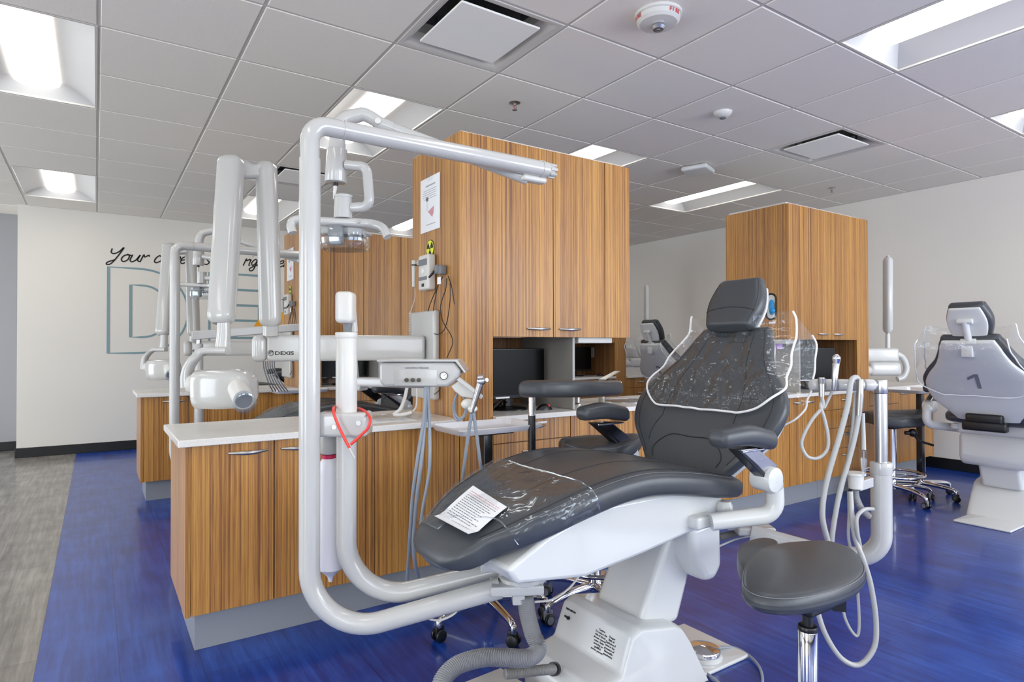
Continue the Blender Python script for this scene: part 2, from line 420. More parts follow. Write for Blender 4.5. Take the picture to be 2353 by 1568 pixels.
gt = N.new('ShaderNodeMath'); gt.operation = 'GREATER_THAN'; gt.inputs[1].default_value = -2.008; L.new(sp.outputs['X'], gt.inputs[0])
mx = N.new('ShaderNodeMix'); mx.data_type = 'RGBA'; L.new(gt.outputs[0], mx.inputs[0]); L.new(rg.outputs['Color'], mx.inputs[6]); L.new(rb.outputs['Color'], mx.inputs[7])
mm = N.new('ShaderNodeMix'); mm.data_type = 'RGBA'; mm.blend_type = 'MULTIPLY'; mm.inputs[7].default_value = (.35, .35, .4, 1); L.new(br.outputs['Fac'], mm.inputs[0]); L.new(mx.outputs[2], mm.inputs[6])
L.new(mm.outputs[2], b.inputs['Base Color'])
bp = N.new('ShaderNodeBump'); bp.inputs['Strength'].default_value = .12; bp.inputs['Distance'].default_value = .002; L.new(n1.outputs['Fac'], bp.inputs['Height']); L.new(bp.outputs[0], b.inputs['Normal'])

# ================================================================== THE ROOM
XL, XR, YF, YB, YR = -6.0, 4.75, -4.5, 6.603, 7.26
T = .6096
structure(MB().box(XL-.1, XR+.1, YF-.1, YR+.1, -.05, 0), 'floor', M_floor)
structure(MB().box(-2.52, XR+.1, YB, YB+.1, 0, ZC+.1), 'wall_back', M_wall)
structure(MB().box(-2.52, -2.42, YB+.1, YR+.1, 0, ZC+.1), 'wall_return', M_wall)
structure(MB().box(XL-.1, -2.52, YR, YR+.1, 0, ZC+.1), 'wall_recess', M_wallg)
structure(MB().box(XR, XR+.1, YF-.1, YB, 0, ZC+.1), 'wall_right', M_wall)
def wall_with_windows(name, along, pos, a0, a1, wins, z0, z1, n0):
    m = MB(); prev = a0
    def bx(u0, u1, w0, w1):
        if along == 'y': m.box(pos-.1, pos, u0, u1, w0, w1)
        else: m.box(u0, u1, pos-.1, pos, w0, w1)
    for (u0, u1) in wins: bx(prev, u0, 0, ZC+.1); bx(u0, u1, 0, z0); bx(u0, u1, z1, ZC+.1); prev = u1
    bx(prev, a1, 0, ZC+.1); structure(m, name, M_wall)
    for i, (u0, u1) in enumerate(wins):
        f = MB(); t = .05
        for (p, q, r_, s) in ((u0, u0+t, z0, z1), (u1-t, u1, z0, z1), (u0+t, u1-t, z0, z0+t), (u0+t, u1-t, z1-t, z1), ((u0+u1)/2-t/2, (u0+u1)/2+t/2, z0+t, z1-t)):
            if along == 'y': f.box(pos-.09, pos-.03, p, q, r_, s)
            else: f.box(p, q, pos-.09, pos-.03, r_, s)
        o = structure(f, 'window_%d' % (n0+i), M_ivory)
        g = MB()
        if along == 'y': g.box(pos-.07, pos-.06, u0+t, u1-t, z0+t, z1-t)
        else: g.box(u0+t, u1-t, pos-.07, pos-.06, z0+t, z1-t)
        gp = g.build('pane', M_glass); gp.parent = o
wall_with_windows('wall_left', 'y', XL, YF-.1, YR, [(y-1.05, y+1.05) for y in LWY], .08, 2.35, 1)
wall_with_windows('wall_front', 'x', YF, XL, XR, [(-3.4+k*2.2-.85, -3.4+k*2.2+.85) for k in range(4)], .7, 2.3, 4)
structure(MB().box(-2.52, XR, YB-.012, YB, 0, .102), 'baseboard_back', M_base, bevel=.003)
structure(MB().box(-2.532, -2.52, YB-.012, YR, 0, .102), 'baseboard_return', M_base, bevel=.003)
structure(MB().box(XL, -2.532, YR-.012, YR, 0, .102), 'baseboard_recess', M_base, bevel=.003)
structure(MB().box(XR-.012, XR, YF, YB-.012, 0, .102), 'baseboard_right', M_base, bevel=.003)
structure(MB().box(XL, XL+.012, YF, YR-.012, 0, .102), 'baseboard_left', M_base, bevel=.003)
structure(MB().box(XL+.012, XR-.012, YF, YF+.012, 0, .102), 'baseboard_front', M_base, bevel=.003)

lamps = [(i, j) for i in (-7, -4, -1, 2, 5) for j in (-7, -2, 3, 8)]
vents = [(-1, 1), (4, 1), (-1, 6)]
skip = {(i, j+k) for i, j in lamps for k in (0, 1)} | set(vents)
tiles = MB(); g = .0078
def cell(i, j):
    x0, x1 = max(i*T, XL), min((i+1)*T, XR); y0, y1 = max(j*T, YF), min((j+1)*T, YR)
    return x0, x1, y0, y1
for i in range(-10, 8):
    for j in range(-8, 12):
        if (i, j) in skip: continue
        x0, x1, y0, y1 = cell(i, j)
        if x1-x0 < .03 or y1-y0 < .03: continue
        a = V(x0+g, y0+g, 0); b_ = V(x1-g, y1-g, 0)
        def q(e, z): return [V(a.x+e, a.y+e, z), V(b_.x-e, a.y+e, z), V(b_.x-e, b_.y-e, z), V(a.x+e, b_.y-e, z)]
        tiles.loft([q(.0, ZC+.02), q(.0, ZC+.004), q(.003, ZC)], True)
structure(tiles, 'ceiling', M_tile, angle=20)
grid = MB()
for i in range(-9, 8):
    grid.box(i*T-.0075, i*T+.0075, YF, YR, ZC+.004, ZC+.03)
for j in range(-7, 12):
    for i in range(-10, 8):
        if (i, j) in skip and (i, j-1) in skip: continue
        x0, x1 = max(i*T, XL), min((i+1)*T, XR)
        if x1-x0 > .03: grid.box(x0+.0075, x1-.0075, j*T-.0075, j*T+.0075, ZC+.004, ZC+.03)
for x0, x1, y0, y1 in ((XL, XL+.02, YF, YR), (XR-.02, XR, YF, YB), (XL+.02, XR-.02, YF, YF+.02), (-2.42, XR-.02, YB-.02, YB), (XL+.02, -2.52, YR-.02, YR)): grid.box(x0, x1, y0, y1, ZC-.001, ZC+.02)
structure(grid, 'trim_1', M_grid)
structure(MB().box(XL-.1, XR+.1, YF-.1, YR+.1, ZC+.25, ZC+.3), 'trim_2', M_duct)      # the slab above the tiles

def make_lamp(i, j):
    x0, x1, y0, y1 = i*T+.008, (i+1)*T-.008, j*T+.008, (j+2)*T-.008; xm = (x0+x1)/2
    t = thing('ceiling_light', '', 'ceiling light', (xm, (y0+y1)/2, ZC))
    r = MB(); w_ = .115; zt = ZC+.085; n = 8
    for s in (-1, 1):
        xe = x0 if s < 0 else x1; prof = []
        for k in range(n+1):
            u = k/n; prof.append((lerp(xe, xm+s*w_, u), ZC+.004+(zt-ZC)*math.sin(u*PI/2)))
        rr = []
        for x, z in prof: rr.append([V(x, y0, z), V(x, y1, z), V(x, y1, z+.004), V(x, y0, z+.004)])
        r.loft(rr)
    for ye, s in ((y0, 1), (y1, -1)):
        rr = []
        for k in range(7):
            u = k/6; y = ye+s*.09*u; z = ZC+.004+.085*math.sin(u*PI/2)
            rr.append([V(lerp(x0, xm-w_, u*.9), y, z), V(lerp(x1, xm+w_, u*.9), y, z), V(lerp(x1, xm+w_, u*.9), y, z+.004), V(lerp(x0, xm-w_, u*.9), y, z+.004)])
        r.loft(rr)
    r.build('reflector', M_reflector, t)
    f = MB()
    for a in ((x0-.004, x0+.008, y0, y1), (x1-.008, x1+.004, y0, y1), (x0+.008, x1-.008, y0-.004, y0+.008), (x0+.008, x1-.008, y1-.008, y1+.004)): f.box(*a, ZC, ZC+.01)
    f.build('frame', M_grid, t)
    l = MB(); rr = []
    for k in range(9):
        a = PI*k/8; rr.append([V(xm-w_*math.cos(a), y, ZC+.082-.028*math.sin(a)) for y in (y0+.03, y1-.03)]+[V(xm-w_*math.cos(a), y, ZC+.092) for y in (y1-.03, y0+.03)])
    l.loft(rr); l.build('diffuser', M_lens, t)
    return t
l0 = make_lamp(-1, 3)
lamp_lab = {(-4, 3): 'recessed ceiling light at upper left above the grey aisle', (-4, 8): 'recessed ceiling light at far left, nearest the wall with lettering',
 (-1, 3): 'recessed ceiling light behind the elbow of the front swing arm', (-1, 8): 'far ceiling light seen between the tall x-ray arms and the front pole',
 (2, 3): 'recessed ceiling light just above the top of the nearer tall cabinet', (2, 8): 'ceiling light glimpsed left of the nearer tall cabinet, behind its side panel',
 (5, 3): 'long recessed ceiling light between the two tall cabinets', (5, -2): 'recessed ceiling light cut off by the right edge, lower of the two there', (2, -2): 'large bright recessed ceiling light in the upper right corner'}
for i, j in lamps:
    lab = lamp_lab.get((i, j), 'recessed ceiling light outside the picture, near the windows')
    if (i, j) == (-1, 3): l0['label'] = lab; l0['group'] = 'recessed ceiling lights'; continue
    dup(l0, ((i+.5)*T, (j+1)*T, ZC), 0, lab, 'recessed ceiling lights')

def make_vent(i, j):
    x0, x1, y0, y1 = i*T+.008, (i+1)*T-.008, j*T+.008, (j+1)*T-.008; c = V((x0+x1)/2, (y0+y1)/2, 0)
    t = thing('air_vent', '', 'air vent', (c.x, c.y, ZC))
    m = MB()
    def q(e, z): return [V(x0+e, y0+e, z), V(x1-e, y0+e, z), V(x1-e, y1-e, z), V(x0+e, y1-e, z)]
    m.loft([q(0, ZC-.002), q(0, ZC+.004), q(.02, ZC+.006), q(.075, ZC+.05), q(.08, ZC+.1)], caps=False)
    m.loft([q(0, ZC-.002), q(.02, ZC-.001), q(.045, ZC+.012), q(.075, ZC+.05)], caps=False)
    m.build('housing', M_grid, t)
    MB().box(x0+.07, x1-.07, y0+.07, y1-.07, ZC+.1, ZC+.104).build('duct', M_duct, t)
    MB().box(x0+.085, x1-.085, y0+.085, y1-.085, ZC-.004, ZC+.006).build('centre_plate', M_plate, t, bevel=.003)
    for sx in (-1, 1):
        for sy in (-1, 1): MB().cyl((c.x+sx*.15, c.y+sy*.15, ZC+.004), (c.x+sx*.15, c.y+sy*.15, ZC+.1), .006).build('hanger', M_duct, t)
    return t
v0 = make_vent(-1, 1); v0['label'] = 'large square ceiling air vent near the top centre'; v0['group'] = 'square air vents'
dup(v0, (4.5*T, 1.5*T, ZC), 0, 'square ceiling air vent between the round sensor and the bright light at right', 'square air vents')
dup(v0, (-.5*T, 6.5*T, ZC), 0, 'far ceiling air vent partly hidden behind the white swing arm pole', 'square air vents')

# fire strobe, sensors, sprinklers, access point
c = V(.455*T, .50*T, ZC)
t = thing('fire_alarm_strobe', 'round white fire alarm strobe with red lettering on the ceiling', 'fire alarm', c)
MB().lathe([(.105, 0), (.105, -.012), (.098, -.016)], c).build('mount_ring', M_ivory, t)
MB().lathe([(.098, -.014), (.096, -.034), (.084, -.046), (.05, -.05), (.0, -.05)], c).build('body', M_ivory, t)
MB().lathe([(.030, -.048), (.032, -.06), (.024, -.072), (.0, -.074)], c, n=16).build('lens', M_steel, t)
MB().cyl(c+V(0, 0, -.05), c+V(0, 0, -.074), .012, .008).build('bulb', M_chrome, t)
view = (CAM-c); az = math.atan2(view.y, view.x)
def ring_text(s, a0, rad, z, size, mt, par):
    m = MB()
    for k, ch in enumerate(s):
        a = a0+(k-(len(s)-1)/2)*size*.72/rad; d = V(math.cos(a), math.sin(a), 0); tn = V(-math.sin(a), math.cos(a), 0)
        p = c+d*(rad+.0012)+V(0, 0, z); text_mb(ch, size, plane_M(p-tn*size*.3-V(0, 0, size*.36), tn, V(0, 0, 1)+d*.15), .0004, m, bold=.0006)
    m.build('lettering', mt, par)
ring_text('FIRE', az+.85, .0975, -.024, .022, M_redink, t); ring_text('FIRE', az-1.15, .0975, -.024, .022, M_redink, t)
c2 = V(2.47*T, 1.47*T, ZC)
t = thing('occupancy_sensor', 'small round white ceiling sensor with a grey centre', 'ceiling sensor', c2)
MB().lathe([(.058, 0), (.058, -.006), (.05, -.02), (.026, -.034), (0, -.034)], c2).build('housing', M_ivory, t)
MB().lathe([(.02, -.033), (.02, -.042), (0, -.044)], c2, n=20).build('lens', M_greyrub, t)
c3 = V(3.85*T, 2.93*T, ZC)
t = thing('wifi_access_point', 'flat white rounded square wireless unit on the ceiling', 'access point', c3)
MB().rbox(-.11, .11, -.11, .11, -.046, -.006, .018, Matrix.Translation(c3) @ Matrix.Rotation(.35, 4, 'Z'), 5).build('shell', M_litwhite, t)
MB().cyl(c3, c3-V(0, 0, .008), .06).build('mount', M_duct, t)
def sprinkler(c, lab):
    t = thing('fire_sprinkler', lab, 'sprinkler', c, 'ceiling sprinklers')
    MB().lathe([(.034, 0), (.034, -.003), (.016, -.008), (0, -.008)], c, n=24).build('escutcheon', M_satin, t)
    m = MB().cyl(c, c-V(0, 0, .02), .008)
    for s in (-1, 1): m.tube([c+V(s*.007, 0, -.015), c+V(s*.013, 0, -.028), c+V(0, 0, -.045)], .0025, 8)
    m.build('frame', M_satin, t)
    MB().cyl(c-V(0, 0, .018), c-V(0, 0, .042), .0022).build('bulb', M_redink, t)
    MB().lathe([(.016, -.045), (.016, -.047), (0, -.047)], c, n=16).build('deflector', M_satin, t)
sprinkler(V(.5*T, 2.47*T, ZC), 'pendent sprinkler head between the large air vent and the nearer tall cabinet')
sprinkler(V(6.5*T, 2.53*T, ZC), 'small distant sprinkler head above the farther tall cabinet at right')

# lettering painted on the back wall
YW = YB-.0015
def wallstroke(m, pts, wd=.011, loop=False):
    """painted line on the back wall, pts in (x, z)"""
    q = [V(x, 0, z) for x, z in pts]; n = len(q); L_, R_ = [], []
    for i in range(n):
        a = q[i-1] if (i > 0 or loop) else q[i]; b_ = q[(i+1) % n] if (i < n-1 or loop) else q[i]
        t_ = (b_-a).normalized(); nn = V(-t_.z, 0, t_.x)
        k = 1.0
        if 0 < i < n-1 or loop:
            d1 = (q[i]-q[i-1]).normalized(); d2 = (q[(i+1) % n]-q[i]).normalized(); k = 1/max(.5, math.cos(d1.angle(d2)/2) if d1.length and d2.length else 1)
        L_.append(q[i]+nn*wd*k); R_.append(q[i]-nn*wd*k)
    for i in range(n if loop else n-1):
        j = (i+1) % n
        vs = [V(p.x, y, p.z) for y in (YW-.001, YW+.0012) for p in (L_[i], L_[j], R_[j], R_[i])]
        m.add(vs, [(0, 1, 2, 3), (7, 6, 5, 4), (0, 4, 5, 1), (2, 6, 7, 3), (1, 5, 6, 2), (0, 3, 7, 4)])
sg = thing('wall_lettering', 'teal outlined letters and handwritten slogan painted on the back wall', 'wall lettering', (-.9, YB, 1.1))
m = MB()
def Dpath(x0, x1, z0, z1, cut):
    zm = (z0+z1)/2; h_ = (z1-z0)/2; w_ = x1-x0-cut; pts = [(x0, z0), (x0, z1), (x0+cut, z1)]
    for k in range(1, 24): a = PI/2-PI*k/24; pts.append((x0+cut+w_*math.cos(a)**.85 if math.cos(a) > 0 else x0+cut, zm+h_*math.sin(a)))
    pts.append((x0+cut, z0)); return pts
wallstroke(m, Dpath(-1.722, -.93, 1.089, 2.052, .26), loop=True); wallstroke(m, Dpath(-1.51, -1.14, 1.27, 1.862, .10), loop=True)
m.build('letter_d', M_teal, sg)
m = MB(); e0, e1 = -.70, -.06
wallstroke(m, [(e0, 1.089), (e0, 2.052), (e1, 2.052), (e1, 1.862), (e0+.21, 1.862), (e0+.21, 1.672), (e1-.08, 1.672), (e1-.08, 1.484), (e0+.21, 1.484), (e0+.21, 1.27), (e1, 1.27), (e1, 1.089)], loop=True)
m.build('letter_e', M_teal, sg)
m = MB(); a_, b_, c_ = (-.20, 1.41), (.09, 1.86), (.36, 1.41)
m.prism([V(x, YW-.002, z) for x, z in (a_, b_, c_)], (0, .0022, 0)); m.build('triangle', M_orange, sg)
GL = {  # handwriting strokes, unit box x 0..w, z 0..1 = x-height
 'Y': (1.1, [[(.05, 1.75), (.1, 1.2), (.4, 1.05), (.75, 1.4), (.95, 1.9)], [(1.0, 1.95), (.8, .9), (.45, -.3), (.1, -.45), (.1, -.15), (.6, .2)]]),
 'o': (.75, [[(.5, 1), (.15, .8), (.05, .3), (.3, 0), (.6, .3), (.6, .85), (.4, 1), (.8, .85)]]),
 'u': (.85, [[(.1, 1), (.05, .3), (.25, 0), (.55, .3), (.75, 1)], [(.75, 1), (.68, .3), (.9, .05)]]),
 'r': (.65, [[(.1, 0), (.2, 1), (.35, .75), (.65, 1), (.75, .8)]]),
 'c': (.7, [[(.65, .85), (.4, 1), (.1, .6), (.1, .15), (.35, 0), (.75, .25)]]),
 'a': (.85, [[(.65, .85), (.35, 1), (.05, .5), (.2, 0), (.55, .3), (.72, 1)], [(.72, 1), (.65, .2), (.9, .05)]]),
 'e': (.7, [[(.1, .45), (.6, .65), (.5, 1), (.15, .8), (.08, .25), (.35, 0), (.75, .25)]]),
 's': (.6, [[(.55, .95), (.25, .95), (.2, .65), (.5, .35), (.35, 0), (0, .05)]]),
 't': (.55, [[(.35, 1.7), (.2, .2), (.35, 0), (.55, .15)], [(.0, 1.1), (.6, 1.2)]]),
 'i': (.35, [[(.2, 1), (.12, .2), (.3, 0)], [(.26, 1.4), (.29, 1.45)]]),
 'g': (.8, [[(.65, .85), (.35, 1), (.05, .5), (.25, .1), (.55, .4), (.7, 1)], [(.7, 1), (.55, -.5), (.2, -.75), (.05, -.4), (.8, .2)]]),
 'h': (.8, [[(.2, 1.9), (.08, 0), (.25, .7), (.5, .95), (.6, .6), (.55, .1), (.8, .05)]]),
}
xh = .082
for word, x0, x1 in (('Your', -1.74, -1.36), ('career', -1.29, -.90), ('starts', -.76, -.40), ('right', -.33, -.04), ('here', .02, .27)):
    m = MB(); tw = sum(GL[ch][0] for ch in word); sx = (x1-x0)/tw; x = 0
    for ch in word:
        wd, strokes = GL[ch]
        for s in strokes:
            pts = []
            for (u, v) in s:
                X = x0+(x+u)*sx+v*xh*.32; pts.append(V(X, 0, 2.118+(X+1.7)*.035+v*xh))
            q_ = spline(pts, 5) if len(pts) > 2 else pts
            wallstroke(m, [(p.x, p.z) for p in q_], .0072)
        x += wd
    m.build('word', M_ink, sg)

# ================================================================== CABINETS
FY = .92                                     # front plane of the doors of the first row
ZB, ZT, ZK = .148, .779, .806
XM = 1.48                                    # the bays are mirrored about this line
def pull(mb, x0, x1, z, y):
    n = 14; rings = []
    for k in range(n+1):
        u = k/n; x = lerp(x0, x1, u); b_ = math.sin(PI*u); r = .0035+.0045*b_
        p = V(x, y-.006-.022*b_, z-.002*b_)
        rings.append([p+V(0, math.cos(a)*r*.6, math.sin(a)*r) for a in [2*PI*j/10 for j in range(10)]])
    mb.loft(rings)
    for x in (x0+.012, x1-.012): mb.cyl((x, y, z), (x, y-.012, z), .004, n=8)
def front(par, x0, x1, z0, z1, dy, kind='door', hx=None, hz=None, hw=.145):
    """door or drawer front between x0 and x1 with a bowed pull"""
    x0, x1 = min(x0, x1), max(x0, x1)
    o = MB().box(x0+.002, x1-.002, FY+dy, FY+.02+dy, z0+.002, z1-.002).build(kind, M_wood, par, bevel=.0012)
    if hx is not None:
        m = MB(); pull(m, hx-hw/2, hx+hw/2, hz, FY+dy); m.build('pull_handle', M_satin, o)
    return o
def carcass(par, x0, x1, dy, z0=ZB, z1=ZT, name='body', yb=1.45):
    return MB().box(x0, x1, FY+.0205+dy, yb+dy, z0, z1).build(name, M_dark, par, bevel=.001)
def plinth(par, x0, x1, dy):
    return MB().box(x0, x1, .975+dy, 1.40+dy, 0, ZB).build('plinth', M_plinth, par, bevel=.001)
LAST = ['']
def base_cabinet(xa, xb, dy, doors, label, group, endp=None):
    xa, xb = min(xa, xb), max(xa, xb)
    t = thing('base_cabinet', label, 'cabinet', ((xa+xb)/2, 1.18+dy, 0), group)
    carcass(t, xa+.001, xb-.001, dy); plinth(t, xa+(.02 if endp == 'l' else 0), xb-(.02 if endp == 'r' else 0), dy)
    if endp: MB().box(*((xa-.018, xa) if endp == 'l' else (xb, xb+.018)), FY+dy, 1.452+dy, ZB, ZT).build('end_panel', M_wood, t, bevel=.001)
    for d in doors: front(t, *d[:4], dy, *d[4:])
    LAST[0] = t.name
    return t
def mx(f, *xs): return [2*XM-x if f else x for x in xs]
DZ = .742
rows = [(0, 'front row'), (2.77, 'second row')]
for dy, rn in rows:
    g1 = 'base cabinets of the '+rn
    near = dy == 0
    # left peninsula
    base_cabinet(-1.54, -.407, dy, [(-1.54, -1.245, ZB, ZT, 'door', -1.342, DZ), (-1.245, -.83, ZB, ZT, 'door', -1.148, DZ), (-.83, -.41, ZB, ZT, 'door')],
        'striped wood base cabinet on a grey plinth, behind the two bent white pipes' if near else 'farther striped wood base cabinet standing by the back wall at left', g1, 'l')
    base_cabinet(-.223, .26, dy, [(-.223, .26, .668, ZT, 'drawer', .02, DZ), (-.223, .26, ZB, .668, 'door', .02, .62)],
        'wood cabinet with one drawer under the large monitor' if near else 'wood cabinet of the second row below its left monitor', g1)
    if near: MB().box(.045, .105, FY-.0008, FY, .752, .762).build('label_strip', M_paper, COL.objects[-1] if False else bpy.data.objects[LAST[0]])
    base_cabinet(.262, 1.18, dy, [(.262, .72, ZB, ZT, 'door', .62, DZ), (.72, 1.18, ZB, ZT, 'door', .82, DZ)],
        'wood sink cabinet behind the grey dental chair' if near else 'wood sink cabinet of the second row', g1)
    base_cabinet(1.182, 2.258, dy, [(1.182, 1.72, ZB, ZT, 'door', 1.62, DZ), (1.72, 2.258, ZB, ZT, 'door', 1.82, DZ)],
        'wood base cabinet directly behind the backrest of the near chair' if near else 'wood base cabinet in the middle of the second row', g1)
    base_cabinet(2.26, 2.698, dy, [(2.26, 2.42, ZB, ZT, 'door', 2.35, DZ, .1), (2.42, 2.698, ZB, ZT, 'door', 2.50, DZ, .12)],
        'wood cabinet right of the near chair backrest with two doors' if near else 'narrow two door cabinet of the second row', g1)
    zs = [ZB, .36, .52, .66, ZT]
    base_cabinet(2.70, 3.183, dy, [(2.70, 3.183, zs[k], zs[k+1], 'drawer', 3.0, zs[k+1]-.045, .13) for k in range(4)],
        'wood cabinet with four stacked drawers behind the hanging loop of hose' if near else 'wood drawer stack of the second row beside the far numbered chair', g1)
    base_cabinet(3.367, 3.86, dy, [(3.367, 3.86, .66, ZT, 'drawer', 3.62, .73), (3.367, 3.86, .52, .66, 'drawer', 3.62, .60), (3.367, 3.86, ZB, .52, 'door')],
        'wood cabinet behind the black saddle stool at right' if near else 'wood cabinet of the second row near the right wall', g1)
    base_cabinet(3.862, 4.50, dy, [(3.862, 4.50, ZB, ZT, 'door', 3.95, DZ)],
        'single door wood cabinet nearest the right wall' if near else 'last cabinet of the second row by the right wall', g1, 'r')
    # worktops
    g2 = 'white stone worktops'
    def top(x0, x1, lab, hole=None):
        m = MB()
        if not hole: m.box(x0, x1, .893+dy, 1.475+dy, ZT+.0005, ZK)
        else:
            hx, hy, hr = hole; a, b_ = hx-hr-.05, hx+hr+.05
            m.box(x0, a, .893+dy, 1.475+dy, ZT+.0005, ZK); m.box(b_, x1, .893+dy, 1.475+dy, ZT+.0005, ZK)
            n = 48; O, I = [], []
            for k in range(n):
                t_ = 2*PI*k/n; c_, s_ = math.cos(t_), math.sin(t_)
                sx = (b_-hx)/abs(c_) if abs(c_) > 1e-6 else 9; ty = ((1.475+dy-hy) if s_ > 0 else (hy-.893-dy))/abs(s_) if abs(s_) > 1e-6 else 9
                d = min(sx, ty); O.append((hx+c_*d, hy+s_*d)); I.append((hx+c_*hr, hy+s_*hr))
            rings = [[V(*p, z) for p in q_] for q_, z in ((O, ZT+.0005), (O, ZK), (I, ZK), (I, ZT+.0005), (O, ZT+.0005))]
            m.loft(rings, False)
        o = m.build('worktop', M_quartz, bevel=.003); tag(o, lab, 'worktop', g2)
    top(-1.585, -.4075, 'white stone worktop on the near left cabinet, under the x-ray arm' if near else 'white stone worktop on the far left cabinet by the lettered wall')
    top(-.2225, 3.182, 'white stone worktop running under the large monitor and behind the near chair' if near else 'white worktop of the second row seen between the tall cabinets', (.93, 1.18+dy, .15))
    top(3.368, 4.53, 'white stone worktop behind the black saddle stool at right' if near else 'white worktop of the second row by the right wall')
    # tall cabinets
    for f in (0, 1):
        nm = {(0, 0): 'tall wood cabinet nearest the camera with notices and devices on its side panel',
              (0, 1): 'tall wood cabinet at right with an oval glove opening in its side',
              (1, 0): 'tall wood cabinet of the second row, seen behind the white poles',
              (1, 1): 'far tall wood cabinet mostly hidden behind the nearest one'}[(0 if near else 1, f)]
        X = lambda *a: sorted(mx(f, *a))
        t = thing('tall_cabinet', nm, 'cabinet', (mx(f, .15)[0], 1.18+dy, 0), 'tall cabinets')
        x0, x1 = X(-.406, -.224); MB().box(x0, x1, FY+dy, FY+.02+dy, ZB, 2.17).build('stile', M_wood, t, bevel=.001)
        MB().box(x0+.001, x1-.001, .975+dy, 1.40+dy, 0, ZB).build('plinth', M_plinth, t)
        a, b_ = X(-.406, -.388); MB().box(a, b_, FY+.0205+dy, 1.45+dy, ZB, 2.17).build('side_panel', M_wood, t, bevel=.001)
        a, b_ = X(-.242, -.2245); MB().box(a, b_, FY+.0205+dy, 1.45+dy, ZB, 1.2).build('inner_panel', M_woodin, t)
        a, b_ = X(-.387, -.243); MB().box(a, b_, 1.432+dy, 1.45+dy, ZB, 1.2).build('back_panel', M_wood, t)
        a, b_ = X(-.387, .682); MB().box(a, b_, FY+.021+dy, 1.45+dy, 1.203, 2.168).build('upper_body', M_dark, t)
        a, b_ = X(.683, .70); MB().box(a, b_, FY+.0205+dy, 1.45+dy, 1.2, 2.17).build('side_panel', M_wood, t, bevel=.001)
        xd = .30 if not f else .51
        a, b_ = X(-.224, xd); MB().box(a, b_, 1.435+dy, 1.45+dy, ZK+.001, 1.2).build('niche_back', M_woodin, t)
        a, b_ = X(xd+.001, xd+.018); MB().box(a, b_, FY+.03+dy, 1.45+dy, ZK+.001, 1.201).build('steel_divider', M_panel, t, bevel=.002)
        a, b_ = X(-.38, .67); MB().box(a, b_, .96+dy, 1.44+dy, 2.17, 2.188).build('top_board', M_ivory, t)
        a, b_ = X(xd+.05, xd+.30 if not f else xd+.17); MB().box(a, b_, .96+dy, 1.2+dy, 1.165, 1.199).build('under_cabinet_unit', M_ivory, t, bevel=.004)
        if f: MB().lathe([(.03, 0), (.026, -.04), (0, -.04)], (mx(1, xd+.12)[0], 1.05+dy, 1.165), n=20).build('cup_dispenser', M_purple, t)
        for (a, b_, h_) in ((-.224, .149, .052), (.149, .508, .258), (.508, .70, None)):
            a, b_ = X(a, b_); hx = mx(f, h_)[0] if h_ is not None else None
            front(t, a, b_, 1.193, 2.17, dy, 'door', hx, 1.238, .15 if not f else .14)

# ================================================================== DENTAL CHAIR
YC = -.075
ch = thing('dental_chair', 'near dental chair in charcoal vinyl with a white base, facing left', 'dental chair', (-.15, YC, 0), 'dental chairs')
def S(x, z, hw, th, tx, tz, yc=YC):
    """section of a cushion in the chair's side view; (tx, tz) is the direction along the cushion"""
    n_ = V(-tz, 0, tx).normalized(); return (V(x, yc, z)-n_*th, V(0, hw, 0), n_*th)
# seat and leg rest: top centre line
prof = [(-.985, .640, .165, .044), (-.93, .668, .205, .047), (-.84, .705, .245, .048), (-.72, .744, .27, .048), (-.60, .770, .28, .048), (-.48, .780, .285, .048), (-.36, .772, .29, .048), (-.22, .750, .29, .048), (-.11, .726, .285, .046), (-.045, .712, .275, .044)]
secs = []
for i, (x, z, hw, th) in enumerate(prof):
    a = prof[max(i-1, 0)]; b_ = prof[min(i+1, len(prof)-1)]
    secs.append(S(x, z, hw, th, b_[0]-a[0], b_[1]-a[1]))
seat = resample(secs, 4)
sc = pad(MB(), seat, .11, .06, n=48, e=4.2).build('seat_cushion', M_leather, ch)
def seam_lines(par, secs_, us, e, name='seam', top=1, rad=.0016, m_=None, rng=None):
    for u in us:
        f = u if callable(u) else (lambda t, u=u: u)
        N_ = len(secs_); a, b_ = rng or (0, N_)
        pts = [spt(secs_[i], f(i/(N_-1)), top, e, .0004) for i in range(a, b_)]
        MB().tube(pts, rad, 6).build(name, m_ or M_seam, par)
seam_lines(sc, seat, (-.86, .86), 4.2, rad=.0022)
seam_lines(sc, seat, (-.93, .93), 4.2, 'stitching', rad=.0008, m_=M_stitch)
seam_lines(sc, seat, (lambda t: -.28-.25*t, lambda t: .28+.25*t), 4.2, rng=(10, 33), rad=.0012)
# end seams of the seat outline
for i0, s_ in ((0, -1), (len(seat)-1, 1)):
    c0 = seat[i0]; d = (seat[1][0]-seat[0][0]).normalized()*-1 if s_ < 0 else (seat[-1][0]-seat[-2][0]).normalized()
    pts = []
    for k in range(13):
        a = PI*k/12; pts.append(c0[0]+c0[1]*(.86*math.cos(a))+d*(.045*math.sin(a))+c0[2]*(.80-.18*math.sin(a)))
    MB().tube(pts, .0016, 6).build('seam', M_seam, sc)
